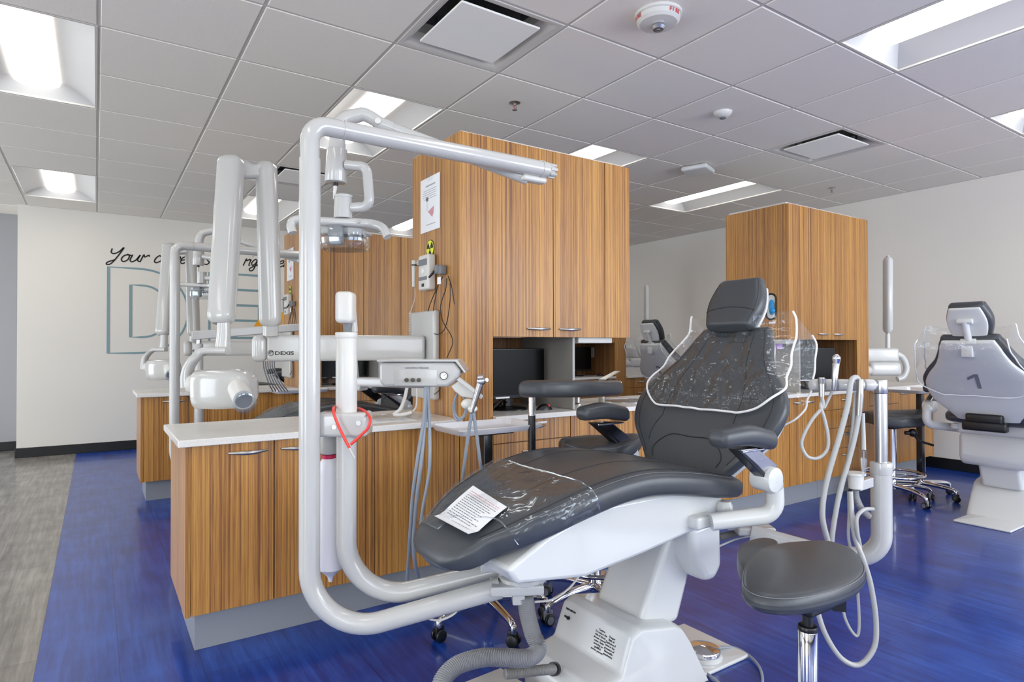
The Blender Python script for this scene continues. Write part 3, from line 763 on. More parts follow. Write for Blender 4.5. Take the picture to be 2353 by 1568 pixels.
# backrest
bp_ = [(-.015, .70, .19, .030), (.01, .755, .24, .034), (.04, .82, .305, .036), (.075, .885, .335, .036), (.115, .95, .335, .036), (.155, 1.01, .295, .036), (.195, 1.07, .235, .036), (.235, 1.125, .20, .034), (.272, 1.175, .178, .032), (.293, 1.205, .16, .030)]
bs = []
for i, (x, z, hw, th) in enumerate(bp_):
    a = bp_[max(i-1, 0)]; b_ = bp_[min(i+1, len(bp_)-1)]; d = V(b_[0]-a[0], 0, b_[1]-a[1]).normalized()
    n_ = V(-d.z, 0, d.x)                       # towards the sitter
    bs.append((V(x, YC, z)-n_*th, V(0, hw, 0), n_*th))
back = resample(bs, 4)
bc = pad(MB(), back, .03, .025, n=56, e=4.5, bow=.45).build('backrest', M_leather, ch)
def bpt(i, u, off=.0): return spt(back[i], u, 1, 4.5, off, .45)
NB = len(back)
for s_ in (-1, 1):
    pts = [bpt(i, s_*lerp(.96, .50, min(1, i/ (NB*.30)))*(1 if i < NB*.3 else 1)+s_*(.22*max(0, (i/NB-.45)) if i > NB*.45 else 0), .0005) for i in range(5, NB-1)]
    MB().tube(pts, .0018, 6).build('seam', M_seam, bc)
    pts = [bpt(i, s_*.88, .0005) for i in range(2, NB)]
    MB().tube(pts, .0014, 6).build('seam', M_seam, bc)
arc = []
for k in range(25):
    a = PI*k/24; i = 1+int(round((NB*.17)*math.sin(a))); arc.append(bpt(min(i, NB-1), -.82*math.cos(a)*(.9+.1*math.sin(a)), .0008))
arc = spline(arc[::3], 6); MB().tube(arc, .0022, 6).build('seam', M_seam, bc)
# hard shell on the back of the backrest
sh = []
for (c, a, b_) in back: sh.append((c-b_*1.28, a*.90, b_*.62))
SHELL = pad(MB(), sh, .012, .012, n=48, e=3.6, bow=.3).build('back_shell', M_litwhite, ch)
m = MB()
for k, (dz, w_) in enumerate(((0, .12), (.05, .10))): m.rbox(.06+k*.01, .12, YC-w_, YC+w_, .60+dz, .66+dz, .012)
m.build('back_hinge', M_black, ch)
# headrest
hb = V(.282, YC+.005, 1.225); hd = V(.10, 0, .20).normalized(); hn = V(-hd.z, 0, hd.x)
hs = []
for u, hw in ((0, .105), (.05, .120), (.10, .124), (.15, .112), (.185, .098)):
    hs.append((hb+hd*u-hn*.0, V(0, hw, 0), hn*.040))
hsr = resample(hs, 3)
hp = pad(MB(), hsr, .022, .022, n=44, e=3.4, bow=.22).build('headrest', M_leather, ch)
MB().tube([spt(hsr[4], u, 1, 3.4, .0006, .22)+hd*(-.02*abs(u)**1.6) for u in [k/12*1.84-.92 for k in range(13)]], .0016, 6).build('seam', M_seam, hp)
for s_ in (-1, 1): MB().tube([spt(q_, s_*.9, 1, 3.4, .0005, .22) for q_ in hsr], .0014, 6).build('seam', M_seam, hp)
pad(MB(), [(c-b_*1.12, a*.86, b_*.3) for c, a, b_ in hsr], .008, .008, n=40, e=4, bow=.2).build('headrest_shell', M_litwhite, ch)
m = MB(); q0 = hb+hd*.11-hn*.065; q1 = hb-hd*.02-hn*.075; 
m.cyl(q0-V(0, .042, 0), q0+V(0, .042, 0), .017, bev=.004); m.cyl(q1-V(0, .042, 0), q1+V(0, .042, 0), .017, bev=.004)
m.tube([q0, q1], .02, 12); m.rbox(q1.x-.02, q1.x+.02, YC-.032, YC+.032, q1.z-.10, q1.z+.01, .008)
m.build('headrest_bracket', M_litwhite, ch)
# armrests
def armrest(s):
    y = YC+s*.375
    if s > 0: A, B_, PV = (-.185, .873), (.05, .856), (.06, .700)
    else: A, B_, PV = (-.270, .866), (-.072, .850), (-.055, .722)
    aa = V(A[0], y-s*.01, A[1]); bb = V(B_[0], y+s*.01, B_[1]); d = (bb-aa).normalized(); mid = (aa+bb)/2+V(0, 0, .012)
    ss = resample([(aa, V(0, .036, 0), V(0, 0, .029)), (mid, V(0, .045, 0), V(0, 0, .034)), (bb, V(0, .038, 0), V(0, 0, .032))], 5)
    p_ = pad(MB(), ss, .02, .02, n=36, e=2.8).build('armrest_pad', M_leather, ch)
    MB().tube([spt(q_, -s*.88, 1, 2.8, .0006) for q_ in ss], .001, 6).build('stitching', M_stitch, p_)
    MB().rbox(aa.x+.07, bb.x-.02, y-.022, y+.022, .818, .825, .002).build('pad_bracket', M_chrome, ch)
    pv = V(PV[0], y, PV[1])
    m_ = MB(); top_ = [V(aa.x+.06, y, .83), V(aa.x+.14, y, .83)]; bot = [V(pv.x-.012, y, pv.z+.01), V(pv.x+.035, y, pv.z+.04)]
    m_.prism([top_[0]-V(0, .02, 0), top_[1]-V(0, .02, 0), bot[1]-V(0, .02, 0), bot[0]-V(0, .02, 0)], (0, .04, 0))
    m_.build('arm_strut', M_steel if s < 0 else M_blackmetal, ch, bevel=.003)
    MB().prism([top_[0]-V(.012, .019, 0), top_[0]-V(0, .019, 0), bot[0]-V(0, .019, 0), bot[0]-V(.012, .019, .01)], (0, .038, 0)).build('strut_edge', M_blackmetal, ch, bevel=.002)
    m_ = MB().cyl(pv-V(0, .036, 0), pv+V(0, .036, 0), .040, bev=.005); m_.build('arm_pivot', M_litwhite, ch)
    # white tube bending down and under the seat
    x = pv.x+.0; path = [V(x, y, pv.z), V(x+.045, y, pv.z-.03), V(x+.05, y, .60), V(x-.02, y-s*.05, .575), V(x-.12, y-s*.12, .575)]
    m_ = MB(); fp = fillet([path[0], path[1], path[2], path[4]], [.03, .06])
    m_.tube(fp, [lerp(.037, .028, min(1, k/6)) for k in range(len(fp))], 18)
    m_.rbox(x-.17, x-.07, y-s*.16-.03, y-s*.16+.05, .55, .592, .01); m_.build('arm_tube', M_litwhite, ch)
    return pv
armrest(1); armrest(-1)
MB().lathe([(.028, 0), (.028, .02), (.02, .034), (0, .038)], (-.06, YC-.22, .585), n=24).build('knob', M_litwhite, ch)
# white frame under the seat
fr = [(-.93, .555), (-.80, .620), (-.62, .675), (-.30, .678), (-.05, .645), (-.045, .560), (-.20, .535), (-.42, .505), (-.66, .480), (-.90, .510)]
MB().prism([V(x, YC-.205, z) for x, z in fr], (0, .41, 0)).build('seat_frame', M_litwhite, ch, bevel=.012, bseg=3)
hd_ = [(-.20, .545), (-.045, .565), (-.04, .39), (-.075, .345), (-.13, .35), (-.185, .43)]
MB().prism([V(x, YC-.20, z) for x, z in hd_], (0, .40, 0)).build('hood', M_litwhite, ch, bevel=.035, bseg=4)
# lift arm
la = [(-.20, .53), (-.05, .50), (-.17, .20), (-.37, .20)]
MB().prism([V(x, YC-.115, z) for x, z in la], (0, .23, 0)).build('lift_arm', M_litwhite, ch, bevel=.02, bseg=3)
# base housing: stepped sloping cover
bh = [(-.62, .004), (-.62, .08), (-.585, .115), (-.49, .135), (-.445, .245), (-.41, .262), (-.25, .232), (-.215, .215), (-.175, .16), (-.085, .004)]
bh2 = [(p.x, p.z) for p in fillet([V(x, 0, z) for x, z in bh], [.03, .03, .02, .02, .02, .04, .04, .05], 5)]
rings = []
for k in range(-9, 10):
    f = abs(k)/9; y_ = math.copysign(.135+.04*(1-math.cos(min(1, max(0, (f-.1)/.9))*PI/2)) if f > .1 else .13, k) if k else 0
    y_ = (1 if k > 0 else -1 if k < 0 else 0)*(.135+.040*math.sin(max(0, (f-.12)/.88)*PI/2)) if f > .12 else k/9*.5
    sh_ = .03*(1-math.cos(max(0, (f-.12)/.88)*PI/2))
    rings.append([V(x+(-.32-x)*sh_*1.2, YC+y_, max(.004, z*(1-sh_*2.2))) for x, z in bh2])
bo = MB().loft(rings).build('base_cover', M_litwhite, ch, angle=50)
MB().rbox(-.66, .168, YC-.155, YC+.155, .0, .014, .006).build('base_plate', M_litwhite, ch)
# rear part of plate is broader and rounded, seen beyond the cover
# face with the printed warning: between (-.49,.135) and (-.445,.245)
e1 = V(-.49, 0, .135); e2 = V(-.445, 0, .245); upv = (e2-e1).normalized(); nrm = V(-upv.z, 0, upv.x)
def face(u, v): return V(0, YC+u, 0)+e1+upv*v+nrm*.0008
M_ = lambda u, v: plane_M(face(u, v), V(0, -1, 0), upv)
tm = text_mb('Caution\nTo reduce the\nrisk of shock,\ndo not remove\ncover. Refer\nservicing to\nqualified\nservice person', .0095, M_(-.045, .085), .0004, align='CENTER', ls=.95)
tm.build('warning_text', M_ink, bo); tm = text_mb('Danger\nRisk of\nExplosion if\nused in the\npresence of\nflammable\nanesthetics', .0095, M_(-.095, .080), .0004, None, align='CENTER', ls=.95)
tm.build('danger_text', M_ink, bo); tm = MB()
text_mb('PREPOSITION', .0085, M_(.145, .093), .0004, tm, bold=.0003)
tm.build('switch_text', M_ink, bo)
MB().cyl(face(.118, .070), face(.118, .070)+nrm*.006, .006).cyl(face(.118, .07)+nrm*.005, face(.122, .075)+nrm*.018, .0035).build('toggle_switch', M_black, bo)
# round chrome foot control on the plate behind the cover
o_ = onz(1640, 1490, .035)
fc = thing('foot_control', 'chrome disc foot pedal standing on the white base plate of the near chair', 'foot pedal', (o_.x-.045, o_.y+.01, .014))
c_ = V(o_.x-.045, o_.y+.01, .0145)
MB().lathe([(.067, 0), (.067, .004), (.058, .012), (0, .012)], c_, n=40).build('foot_base', M_litwhite, fc)
MB().lathe([(.060, .012), (.062, .022), (.058, .030), (.02, .039), (0, .040)], c_, n=44).build('disc', M_chrome, fc)
MB().tube(spline([c_+V(-.06, 0, .01), onz(1575, 1480, .012), onz(1605, 1530, .01), onz(1650, 1568, .008), onz(1700, 1610, .008)], 8), .005, 10).build('pedal_hose', M_hose, fc)
MB().tube(spline([c_+V(.05, 0, .014), onz(1690, 1490, .012), onz(1735, 1520, .01), onz(1752, 1560, .008), onz(1740, 1620, .008)], 8), .005, 10).build('pedal_hose', M_hose, fc)

# ---- clear covers with wrinkles
def wr(p, a, s, seed=0): return a*noise.noise(Vector((p.x*s+seed, p.y*s, p.z*s)))
def leg_film():
    rng = range(0, 14); us = [k/26*2-1 for k in range(27)]; rings = []
    m_ = MB(); rows_ = []
    d0 = (seat[0][0]-seat[1][0]).normalized()
    ext = [(seat[0][0]+d0*.045, seat[0][1]*.93, seat[0][2]*.9)]
    for i, sc_ in enumerate(ext+[seat[i] for i in rng]):
        ring = []
        nn_ = sc_[2].normalized()
        for k in range(41):
            a = -.22+ (PI+.44)*k/40
            x, y = se(a, 4.2)
            p = sc_[0]+sc_[1]*x+sc_[2]*y; o2 = (sc_[1].normalized()*x*.5+nn_*max(y, 0)).normalized()
            amp = .010+.012*(.5+.5*math.sin(i*.9)) if y > .5 else .006
            p += o2*(.005+abs(wr(p, amp, 9, 3))+ .5*abs(wr(p, amp, 23, 8)))
            ring.append(p)
        rows_.append(ring)
    # the near front corner is left open: lift rows
    W = len(rows_[0]); m_.v = [p for r_ in rows_ for p in r_]; m_.f = []; m_.mi = []
    for j in range(len(rows_)-1):
        for k in range(W-1):
            x = se(-.22+(PI+.44)*(k+.5)/40, 4.2)[0]
            if ((j+.5)/5.2)**2+((x+1.05)/1.0)**2 < 1: continue
            m_.f.append((j*W+k, j*W+k+1, (j+1)*W+k+1, (j+1)*W+k)); m_.mi.append(0)
    return m_, rows_
lf, rows_ = leg_film()
f1 = lf.build('plastic_cover', M_film, angle=80)
tag(f1, 'clear plastic sheet wrapped over the leg rest of the near dental chair', 'plastic cover', 'clear chair covers')
MB().tube([p+V(0, 0, .001) for p in rows_[-1]], .0022, 8).build('welt', M_clear, None).parent = f1
MB().tube([p for p in rows_[0]][:21], .0022, 8).build('welt', M_clear, None).parent = f1
cw = []
for q_ in range(15):
    a = PI/2*q_/14; rw = 5.2*math.sin(a); x = max(-1, -1.05+math.cos(a)); k = min(range(41), key=lambda k: abs(se(-.22+(PI+.44)*k/40, 4.2)[0]-x)+(9 if k < 12 else 0)); j = int(rw)
    cw.append(rows_[j][k].lerp(rows_[j+1][k], rw-j)+V(0, 0, .002))
MB().tube(spline(cw[::2], 4), .0022, 8).build('welt', M_clear, None).parent = f1
# printed sheet under the film
def seat_pt(t, u, off): 
    i = t*(len(seat)-1); i0 = int(i); f = i-i0; a = spt(seat[i0], u, 1, 4.2, off); b_ = spt(seat[min(i0+1, len(seat)-1)], u, 1, 4.2, off); return a.lerp(b_, f)
pc = [onz(998, 1170, .672), onz(1087, 1132, .69), onz(1165, 1165, .70), onz(1076, 1206, .676)]
def seat_z(x, off):
    for i in range(len(seat)-1):
        a = seat[i][0]+seat[i][2]; b_ = seat[i+1][0]+seat[i+1][2]
        if a.x <= x <= b_.x: return lerp(a.z, b_.z, (x-a.x)/(b_.x-a.x))+off
    return (seat[0][0]+seat[0][2]).z+off
def paper_patch(corners, off, nu=8, nv=8, th=.0008):
    g_ = []
    for side in (0, 1):
        for j in range(nv+1):
            for i in range(nu+1):
                a = corners[0].lerp(corners[1], i/nu); b_ = corners[3].lerp(corners[2], i/nu); p = a.lerp(b_, j/nv)
                g_.append(V(p.x, p.y, seat_z(p.x, off+side*th)))
    W = nu+1; n_ = W*(nv+1); fs = []
    for j in range(nv):
        for i in range(nu):
            a = j*W+i; fs.append((a, a+1, a+W+1, a+W)); fs.append((n_+a, n_+a+W, n_+a+W+1, n_+a+1))
    return MB().add(g_, fs)
pt = thing('notice_sheet', 'printed white instruction sheet lying under the plastic on the leg rest', 'paper', tuple(pc[0]))
pc = [V(p.x, p.y, 0) for p in pc]
paper_patch(pc, .011).build('page', M_paper, pt)
m = MB(); m2 = MB()
def P2(u, v): return pc[0].lerp(pc[1], 1-v).lerp(pc[3].lerp(pc[2], 1-v), u)
for k in range(15):
    v = .12+k*.052; u0 = .1; u1 = .92-(.25*random.random() if k > 2 else .0)
    u = u0
    while u < u1:
        du = random.uniform(.03, .08); qs = [P2(u, v), P2(min(u+du, u1), v), P2(min(u+du, u1), v+.014), P2(u, v+.014)]
        (m2 if k < 2 else m).prism([V(q_.x, q_.y, seat_z(q_.x, .0122)) for q_ in qs], (0, 0, .0002)); u += du+.015
m.build('printed_lines', M_greyink, pt); m2.build('printed_heading', M_pink, pt)

def back_film(front_=True):
    """loose sheet hanging over the shoulders, wider than the backrest at its top"""
    L_ = [(-.20, 1.235), (-.265, 1.14), (-.30, 1.06), (-.325, 1.0), (-.30, .945), (-.22, .915), (-.10, .90), (0, .895)]
    rows_ = []; nv, nu = 48, 56
    for j in range(nv+1):
        v = j/nv; z = lerp(1.245, .900, v)
        hw = lerp(.235, .315, min(1, v/.72)) if v < .72 else lerp(.315, .20, ((v-.72)/.28)**2)
        row = []
        # nearest backrest row at this height
        best = min(range(NB), key=lambda i: abs((back[i][0]+back[i][2]).z-z))
        bcn = back[best]; bhw = bcn[1].length; nn_ = bcn[2].normalized()
        for i in range(nu+1):
            u = -1+2*i/nu; y = u*hw; ub = max(-1, min(1, y/bhw))
            p = spt(bcn, ub*.985, 1, 4.5, .0, .45); p = V(p.x, YC+y, z)+V(nn_.x, 0, 0)*0
            base = spt(bcn, max(-.93, min(.93, ub)), 1, 4.5, .0, .45); p.x = base.x
            over = max(0, abs(y)-bhw*.93)
            p.x += over*.55
            zz = .006+.022*abs(noise.noise(V(p.y*5, p.z*6, 2.3)))+.018*abs(noise.noise(V(p.y*13, p.z*12, 5)))+.010*abs(noise.noise(V(p.y*31, p.z*27, 1)))
            p += nn_*zz
            if not front_: p = p-nn_*(2*zz+.125)+V(0, 0, 0)
            if v < .12: p.z += .02*abs(u)**2 + .01*noise.noise(V(p.y*20, 0, 1)); 
            row.append(p)
        rows_.append(row)
    m_ = MB().loft(rows_, caps=False, closed=False)
    edge = [r_[0] for r_ in rows_]+rows_[-1][1:-1]+[r_[-1] for r_ in rows_][::-1]
    return m_, edge, rows_
bfm, be, brow = back_film(True); bfb, bb_, brow2 = back_film(False)
pf = thing('plastic_cover', 'wrinkled clear plastic cover with white edging over the near backrest', 'plastic cover', (.1, YC, .95), 'clear chair covers')
bfm.build('front_sheet', M_film, pf, angle=80); bfb.build('rear_sheet', M_film, pf, angle=80)
MB().tube(spline(be[::5]+[be[-1]], 4), .0042, 8).build('white_edging', M_welt, pf)
MB().tube(spline(bb_[::5]+[bb_[-1]], 4), .0036, 8).build('white_edging', M_welt, pf)
for k in (0, -1): MB().loft([[a[k], b_[k]] for a, b_ in zip(brow[:26], brow2[:26])], caps=False, closed=False).build('side_sheet', M_film, pf)

# ================================================================== OTHER CHAIRS (turned round, seen from behind)
def num_on_back(c, n_):
    i = int(NB*.42); q_ = back[i]; nn_ = -q_[2].normalized(); upd = ((back[i+10][0]-back[i+10][2]*1.9)-(q_[0]-q_[2]*1.9)).normalized(); nn_ = V(upd.z, 0, -upd.x)
    p = q_[0]+nn_*(q_[2].length*1.9+.026)
    m_ = text_mb(n_, .13, plane_M(V(0, 0, 0), V(0, 1, 0), upd), .0008, align='CENTER', bold=.003)
    if n_ == '1':                                      # upright stroke with a flag, subdivided so it follows the shell
        Q_ = plane_M(V(0, 0, 0), V(0, 1, 0), upd); m_ = MB()
        def slab(pts): m_.loft([[Q_ @ V(x, y, z) for x, y in pts] for z in (-.0004, .0004)])
        for k in range(6): slab([(.0, .11*k/6), (.021, .11*k/6), (.021, .11*(k+1)/6), (.0, .11*(k+1)/6)])
        slab([(.0, .11), (-.042, .082), (-.042, .062), (.0, .088)])
    R_ = Matrix.Translation(ROOTM[ch.name].inverted() @ p)
    me = bpy.data.meshes.new('number')
    
    vs = []
    for v in m_.v:
        q0 = R_ @ v; ok, hit, nrm_, idx = SHELL.ray_cast(q0+nn_*.3, -nn_, distance=.6)
        vs.append((hit+nn_*(.0008+.0022*(v.dot(nn_) > 0))) if ok else q0)
    me.from_pydata([tuple(v) for v in vs], [], m_.f); me.materials.append(M_greyink)
    o = bpy.data.objects.new('number', me); COL.objects.link(o); o.parent = c; return o
xr_ = 2*XM-(-.15)
c1 = dup(ch, (xr_+.02, -.03, 0), PI, 'white-backed dental chair marked 1 at the right edge', skip=('warning_text',)); num_on_back(c1, '1')
c2_ = dup(ch, (xr_+.14, 2.72, 0), PI, 'distant dental chair marked 2, seen beyond the near chair'); num_on_back(c2_, '2')
c3_ = dup(ch, (-.15, YC+2.77, 0), 0, 'second dental chair behind the near left cabinet, mostly hidden by white arms')
def cover_copy(c, lab):
    M_r = Matrix.Translation(c.location) @ Matrix.Rotation(c.rotation_euler.z, 4, 'Z') @ ROOTM[ch.name].inverted()
    q_ = M_r @ V(.1, YC, .95); return dup(pf, q_, c.rotation_euler.z, lab)
cover_copy(c1, 'clear plastic cover hanging on the back of the chair marked 1')
cover_copy(c2_, 'clear plastic cover on the distant chair marked 2')
cover_copy(c3_, 'clear plastic cover on the second chair hidden behind the near left cabinet')
f1b = f1.copy(); COL.objects.link(f1b); f1b.location = (0, 2.77, 0); f1b['label'] = 'clear plastic sheet on the second leg rest, seen over the near left worktop'
for k in [x for x in COL.objects if x.parent == f1]:
    q_ = k.copy(); COL.objects.link(q_); q_.parent = f1b

# third chair of the left column, far back
c4_ = dup(ch, (-.15, YC+5.54, 0), 0, 'farthest dental chair, only its armrest showing under the x-ray arm')

# ================================================================== ENAMELLED POSTS ON THE CHAIR
def ribbed(path, r, k=3, depth=.17):
    """corrugated hose: radius alternates along a finely sampled path"""
    path = [Vector(p) for p in path]; L_ = [0]
    for a, b_ in zip(path, path[1:]): L_.append(L_[-1]+(b_-a).length)
    step = .0026; n = int(L_[-1]/step); out = []; rs = []; j = 0
    for i in range(n):
        s = i*step
        while j < len(L_)-2 and L_[j+1] < s: j += 1
        f = (s-L_[j])/max(1e-9, L_[j+1]-L_[j]); out.append(path[j].lerp(path[j+1], f)); rs.append(r*(1 if i % 2 else 1-depth))
    return out, rs
# light post
a0 = P(712, 365, 1.88); ax_, ay_ = a0.x, a0.y
dl = thing('dental_light', 'near white dental light on a long bent pipe and a double swing arm', 'dental light', (ax_, ay_, 0), 'dental lights')
def corner(x_, y_, E, target):
    # height of the bend for which the straight run to E passes the measured height half way
    best = None
    for k in range(200):
        z = .15+.002*k; c_ = V(x_, y_, z); q_ = toY(c_.lerp(E, .35)); e_ = abs(q_-target)
        if best is None or e_ < best[0]: best = (e_, c_)
    return best[1]
E_ = P(1150, 1352, 1.90); kx = corner(ax_, ay_, E_, 1432)
MB().tube(fillet([V(ax_, ay_, 1.715), kx, E_], [.17], 16), .0312, 28).build('lower_pipe', M_enamel, dl)
zt = 1.822
up_ = fillet([V(ax_, ay_, 1.69), V(ax_, ay_, zt), V(ax_+.12, ay_, zt)], .052, 10)
MB().tube(up_, .0285, 28).build('upper_elbow', M_enamel, dl)
xe = -.40
m = MB().cyl((ax_+.10, ay_, zt), (xe, ay_, zt), .0285, .0305, 28); m.cyl((ax_+.10, ay_, zt), (ax_+.106, ay_, zt), .0305, n=28); m.cyl((xe-.03, ay_, zt), (xe-.022, ay_, zt), .033, n=28)
m.build('track_arm', M_enamel, dl)
m = MB().cyl((xe, ay_, zt), (xe+.028, ay_, zt), .027, .022, 24)
for k in range(8):
    a = PI*k/4; m.rbox(xe+.004, xe+.036, -.006, .006, .018, .029, .003, Matrix.Translation((0, ay_, zt)) @ Matrix.Rotation(a, 4, 'X'))
m.build('end_cap', M_enamel, dl)
# swing arm back to the light
Lc = P(775, 330, 2.22); xd = V(RT.x, RT.y, 0).normalized(); yd = V(FW.x, FW.y, 0).normalized(); z1 = V(0, 0, 1)
j0 = V(xe-.055, ay_+.02, zt-.045); el = P(872, 284, 2.25)
m = MB().tube([el, el.lerp(j0, .97)], [.021, .022], 22); m.cyl(el, el+(j0-el).normalized()*.05, .0245, n=24)
m.build('spring_arm', M_enamel, dl)
m = MB().rbox(-.05, .06, -.022, .022, -.006, .018, .011, frame(j0, V(1, 0, 0))); m.build('knuckle', M_ivory, dl)
elb = spline([el+(j0-el).normalized()*.01, el-(j0-el).normalized()*.05+z1*.012, P(820, 266, 2.235), P(790, 276, 2.225), P(776, 305, 2.22), P(775, 350, 2.22)], 8)
MB().tube(elb, [lerp(.023, .029, k/(len(elb)-1)) for k in range(len(elb))], 24).build('elbow', M_enamel, dl)
MB().cyl(el-yd*.024, el-yd*.029, .011, n=18).build('pivot_cap', M_ivory, dl)
b0 = P(774, 343, 2.22); b1 = P(771, 420, 2.22); m = MB().cyl(b0, b1, .036, .038, 30, bev=.003); m.build('drop_tube', M_enamel, dl)
MB().cyl(b1, P(771, 428, 2.22), .009, n=12).build('connector', M_black, dl)
MB().cyl(P(771, 426, 2.22), P(767, 458, 2.22), .008, .003, 12).build('cable_tip', M_ivory, dl)
c0 = P(795, 379, 2.21); path = fillet([c0, P(843, 384, 2.2), P(850, 476, 2.2), P(808, 478, 2.21)], .03, 8)
MB().tube(path, .0175, 20).build('bracket_tube', M_enamel, dl)
h0 = P(789, 450, 2.21); h1 = P(788, 502, 2.21); MB().cyl(h0, h1, .031, n=28).cyl(h0, h0-z1*.008, .033, n=28).build('head_stem', M_enamel, dl)
hc = P(788, 510, 2.21); Fm = frame(hc, xd)
f_ = lambda x, y, z: Fm @ V(x, y, z)
MB().tube(spline([f_(-.168, -.03, -.045), f_(-.176, -.025, -.015), f_(-.155, -.02, .004), f_(-.07, -.01, .0), f_(.06, -.01, -.006), f_(.11, -.015, -.012), f_(.148, -.03, -.028), f_(.168, -.04, -.062)], 6), .0155, 18).build('handle_bar', M_enamel, dl)
MB().cyl(f_(.062, -.024, -.005), f_(.062, -.029, -.005), .006, n=14).build('bolt', M_steel, dl)
m = MB(); m.prism([f_(-.08, 0, -.01), f_(.05, 0, -.012), f_(.095, 0, -.038), f_(.085, 0, -.046), f_(-.085, 0, -.04)], yd*.06); m.build('head_cover', M_enamel, dl, bevel=.006)
m = MB(); rr = []
for z_, k_ in ((-.03, .96), (-.06, 1.0), (-.086, .97), (-.098, .86)):
    rr.append([f_(.088*k_*se(2*PI*q_/40, 3)[0], .05+.07*k_*se(2*PI*q_/40, 3)[1]-.03, z_) for q_ in range(40)])
m.loft(rr, caps=False); m.loft([[f_(.075*se(2*PI*q_/40, 3)[0]*s_, .02+.06*se(2*PI*q_/40, 3)[1]*s_, -.098) for q_ in range(40)] for s_ in (1, .02)], caps=False)
m.build('clear_shield', M_clear, dl)
m = MB().rbox(-.045, .005, -.035, .0, -.085, -.015, .006, Fm); m.cyl(f_(-.02, -.035, -.055), f_(-.02, -.043, -.055), .012, n=18); m.build('lamp_block', M_greyrub, dl)
MB().loft([[f_(.045*r_*math.cos(2*PI*q_/32)+.03, .03+.03*r_*math.sin(2*PI*q_/32), -.034-.02*r_*r_) for q_ in range(32)] for r_ in (1.0, .8, .5, .2, .05)], caps=False).build('reflector_bowl', M_steel, dl)
# clamp under the foot of the chair
cm = thing('pipe_clamp', 'white stacked clamp joining the two bent pipes under the leg rest', 'clamp', tuple(P(1190, 1345, 1.9)))
dr = (P(1130, 1357, 1.9)-P(880, 1425, 1.87)); dr.z = 0; dr.normalize(); Fc = frame(P(1190, 1345, 1.9), dr)
m = MB().rbox(-.085, .075, -.045, .045, -.018, .012, .006, Fc); m.build('lower_block', M_enamel, cm)
m = MB().lathe([(.07, .014), (.075, .02), (.075, .034), (.068, .038), (0, .038)], P(1200, 1345, 1.93), n=36); m.build('turntable', M_enamel, cm)
m = MB().rbox(-.115, -.055, -.03, .03, .05, .082, .005, Fc); m.rbox(-.06, .11, -.035, .035, .04, .072, .006, Fc); m.build('upper_block', M_enamel, cm)
m = MB().rbox(-.018, .020, -.02, .02, -.055, -.018, .004, Fc); m.build('hose_bracket', M_enamel, cm)
# corrugated hose down to the junction box
hs_ = thing('corrugated_hose', 'grey corrugated hose curving from the clamp down to the floor box', 'hose', tuple(P(1240, 1490, 1.9)))
pth = spline([P(1207, 1372, 1.9), P(1212, 1410, 1.9), P(1225, 1460, 1.9), P(1238, 1490, 1.89), P(1215, 1512, 1.85), P(1165, 1512, 1.82), P(1110, 1512, 1.80), P(1050, 1530, 1.76), P(1015, 1568, 1.72), P(1010, 1620, 1.68)], 12)
for p in pth: p.z = max(p.z, .034)
a_, b_ = ribbed(pth, .026); MB().tube(a_, b_, 16).build('ribbed_tube', M_ribbed, hs_, angle=60)
jb = thing('floor_junction_box', 'white floor box at the bottom edge left of the chair base', 'junction box', (-.80, .10, 0))
q_ = [onz(1060, 1568, .07), onz(1152, 1532, .07), onz(1215, 1575, .07), onz(1100, 1640, .07)]
m = MB(); m.loft([[V(p.x, p.y, z_) for p in q_] for z_ in (.0, .07)]); jbo = m.build('cover', M_enamel, jb, bevel=.008)
pth = spline([P(1160, 1550, 1.88), P(1200, 1546, 1.9), P(1250, 1540, 1.93), P(1275, 1538, 1.98)], 10)
for p in pth: p.z = max(p.z, .04)
hs2 = thing('supply_hose', 'short dark corrugated hose entering the chair base beside the floor box', 'hose', tuple(pth[0]))
a_, b_ = ribbed(pth, .016); MB().tube(a_, b_, 14).build('ribbed_tube', M_ribdark, hs2, angle=60)
MB().cyl(pth[-3], pth[-3]+(pth[-1]-pth[-3]).normalized()*.015, .021, n=24).build('grommet', M_black, hs2)

# delivery unit -----------------------------------------------------
du = thing('delivery_unit', 'near white instrument delivery unit with control head, gauge and hoses', 'delivery unit', (P(795, 1000, 1.93).x, P(795, 1000, 1.93).y, 0), 'delivery units')
g0 = P(796, 1000, 1.93); gx, gy = g0.x, g0.y
low = [V(gx, gy, .90), V(gx, gy, P(880, 1362, 1.94).z-.004), P(890, 1360, 1.94), P(1150, 1310, 2.0)]
E_ = P(1150, 1310, 2.0); kx = corner(gx, gy, E_, 1364)
MB().tube(fillet([V(gx, gy, .90), kx, E_], [.17], 16), .0312, 28).build('lower_pipe', M_enamel, du)
m = MB().cyl((gx, gy, .90), (gx, gy, P(796, 768, 1.93).z), .0325, n=30, bev=.002); m.cyl((gx, gy, P(796, 778, 1.93).z), (gx, gy, P(796, 764, 1.93).z), .0345, n=30, bev=.003); m.build('upper_post', M_ivory, du)
Fd = frame(P(794, 973, 1.93), xd)
m = MB().rbox(-.082, .075, -.045, .05, -.038, .036, .012, Fd, 5); m.build('clamp_block', M_enamel, du)
m = MB().cyl(Fd @ V(.052, -.044, .006), Fd @ V(.052, -.048, .006), .008, n=16).cyl(Fd @ V(-.022, -.044, -.006), Fd @ V(-.022, -.048, -.006), .007, n=16); m.build('clamp_bolt', M_steel, du)
MB().rbox(-.028, .026, -.03, .035, -.048, .05, .014, frame(P(795, 708, 1.93), xd), 5).build('head_cap', M_ivory, du)
MB().prism([P(786, 732, 1.925), P(806, 732, 1.925), P(804, 766, 1.93), P(789, 766, 1.93)], yd*.03).build('arm_insert', M_greyrub, du, bevel=.003)
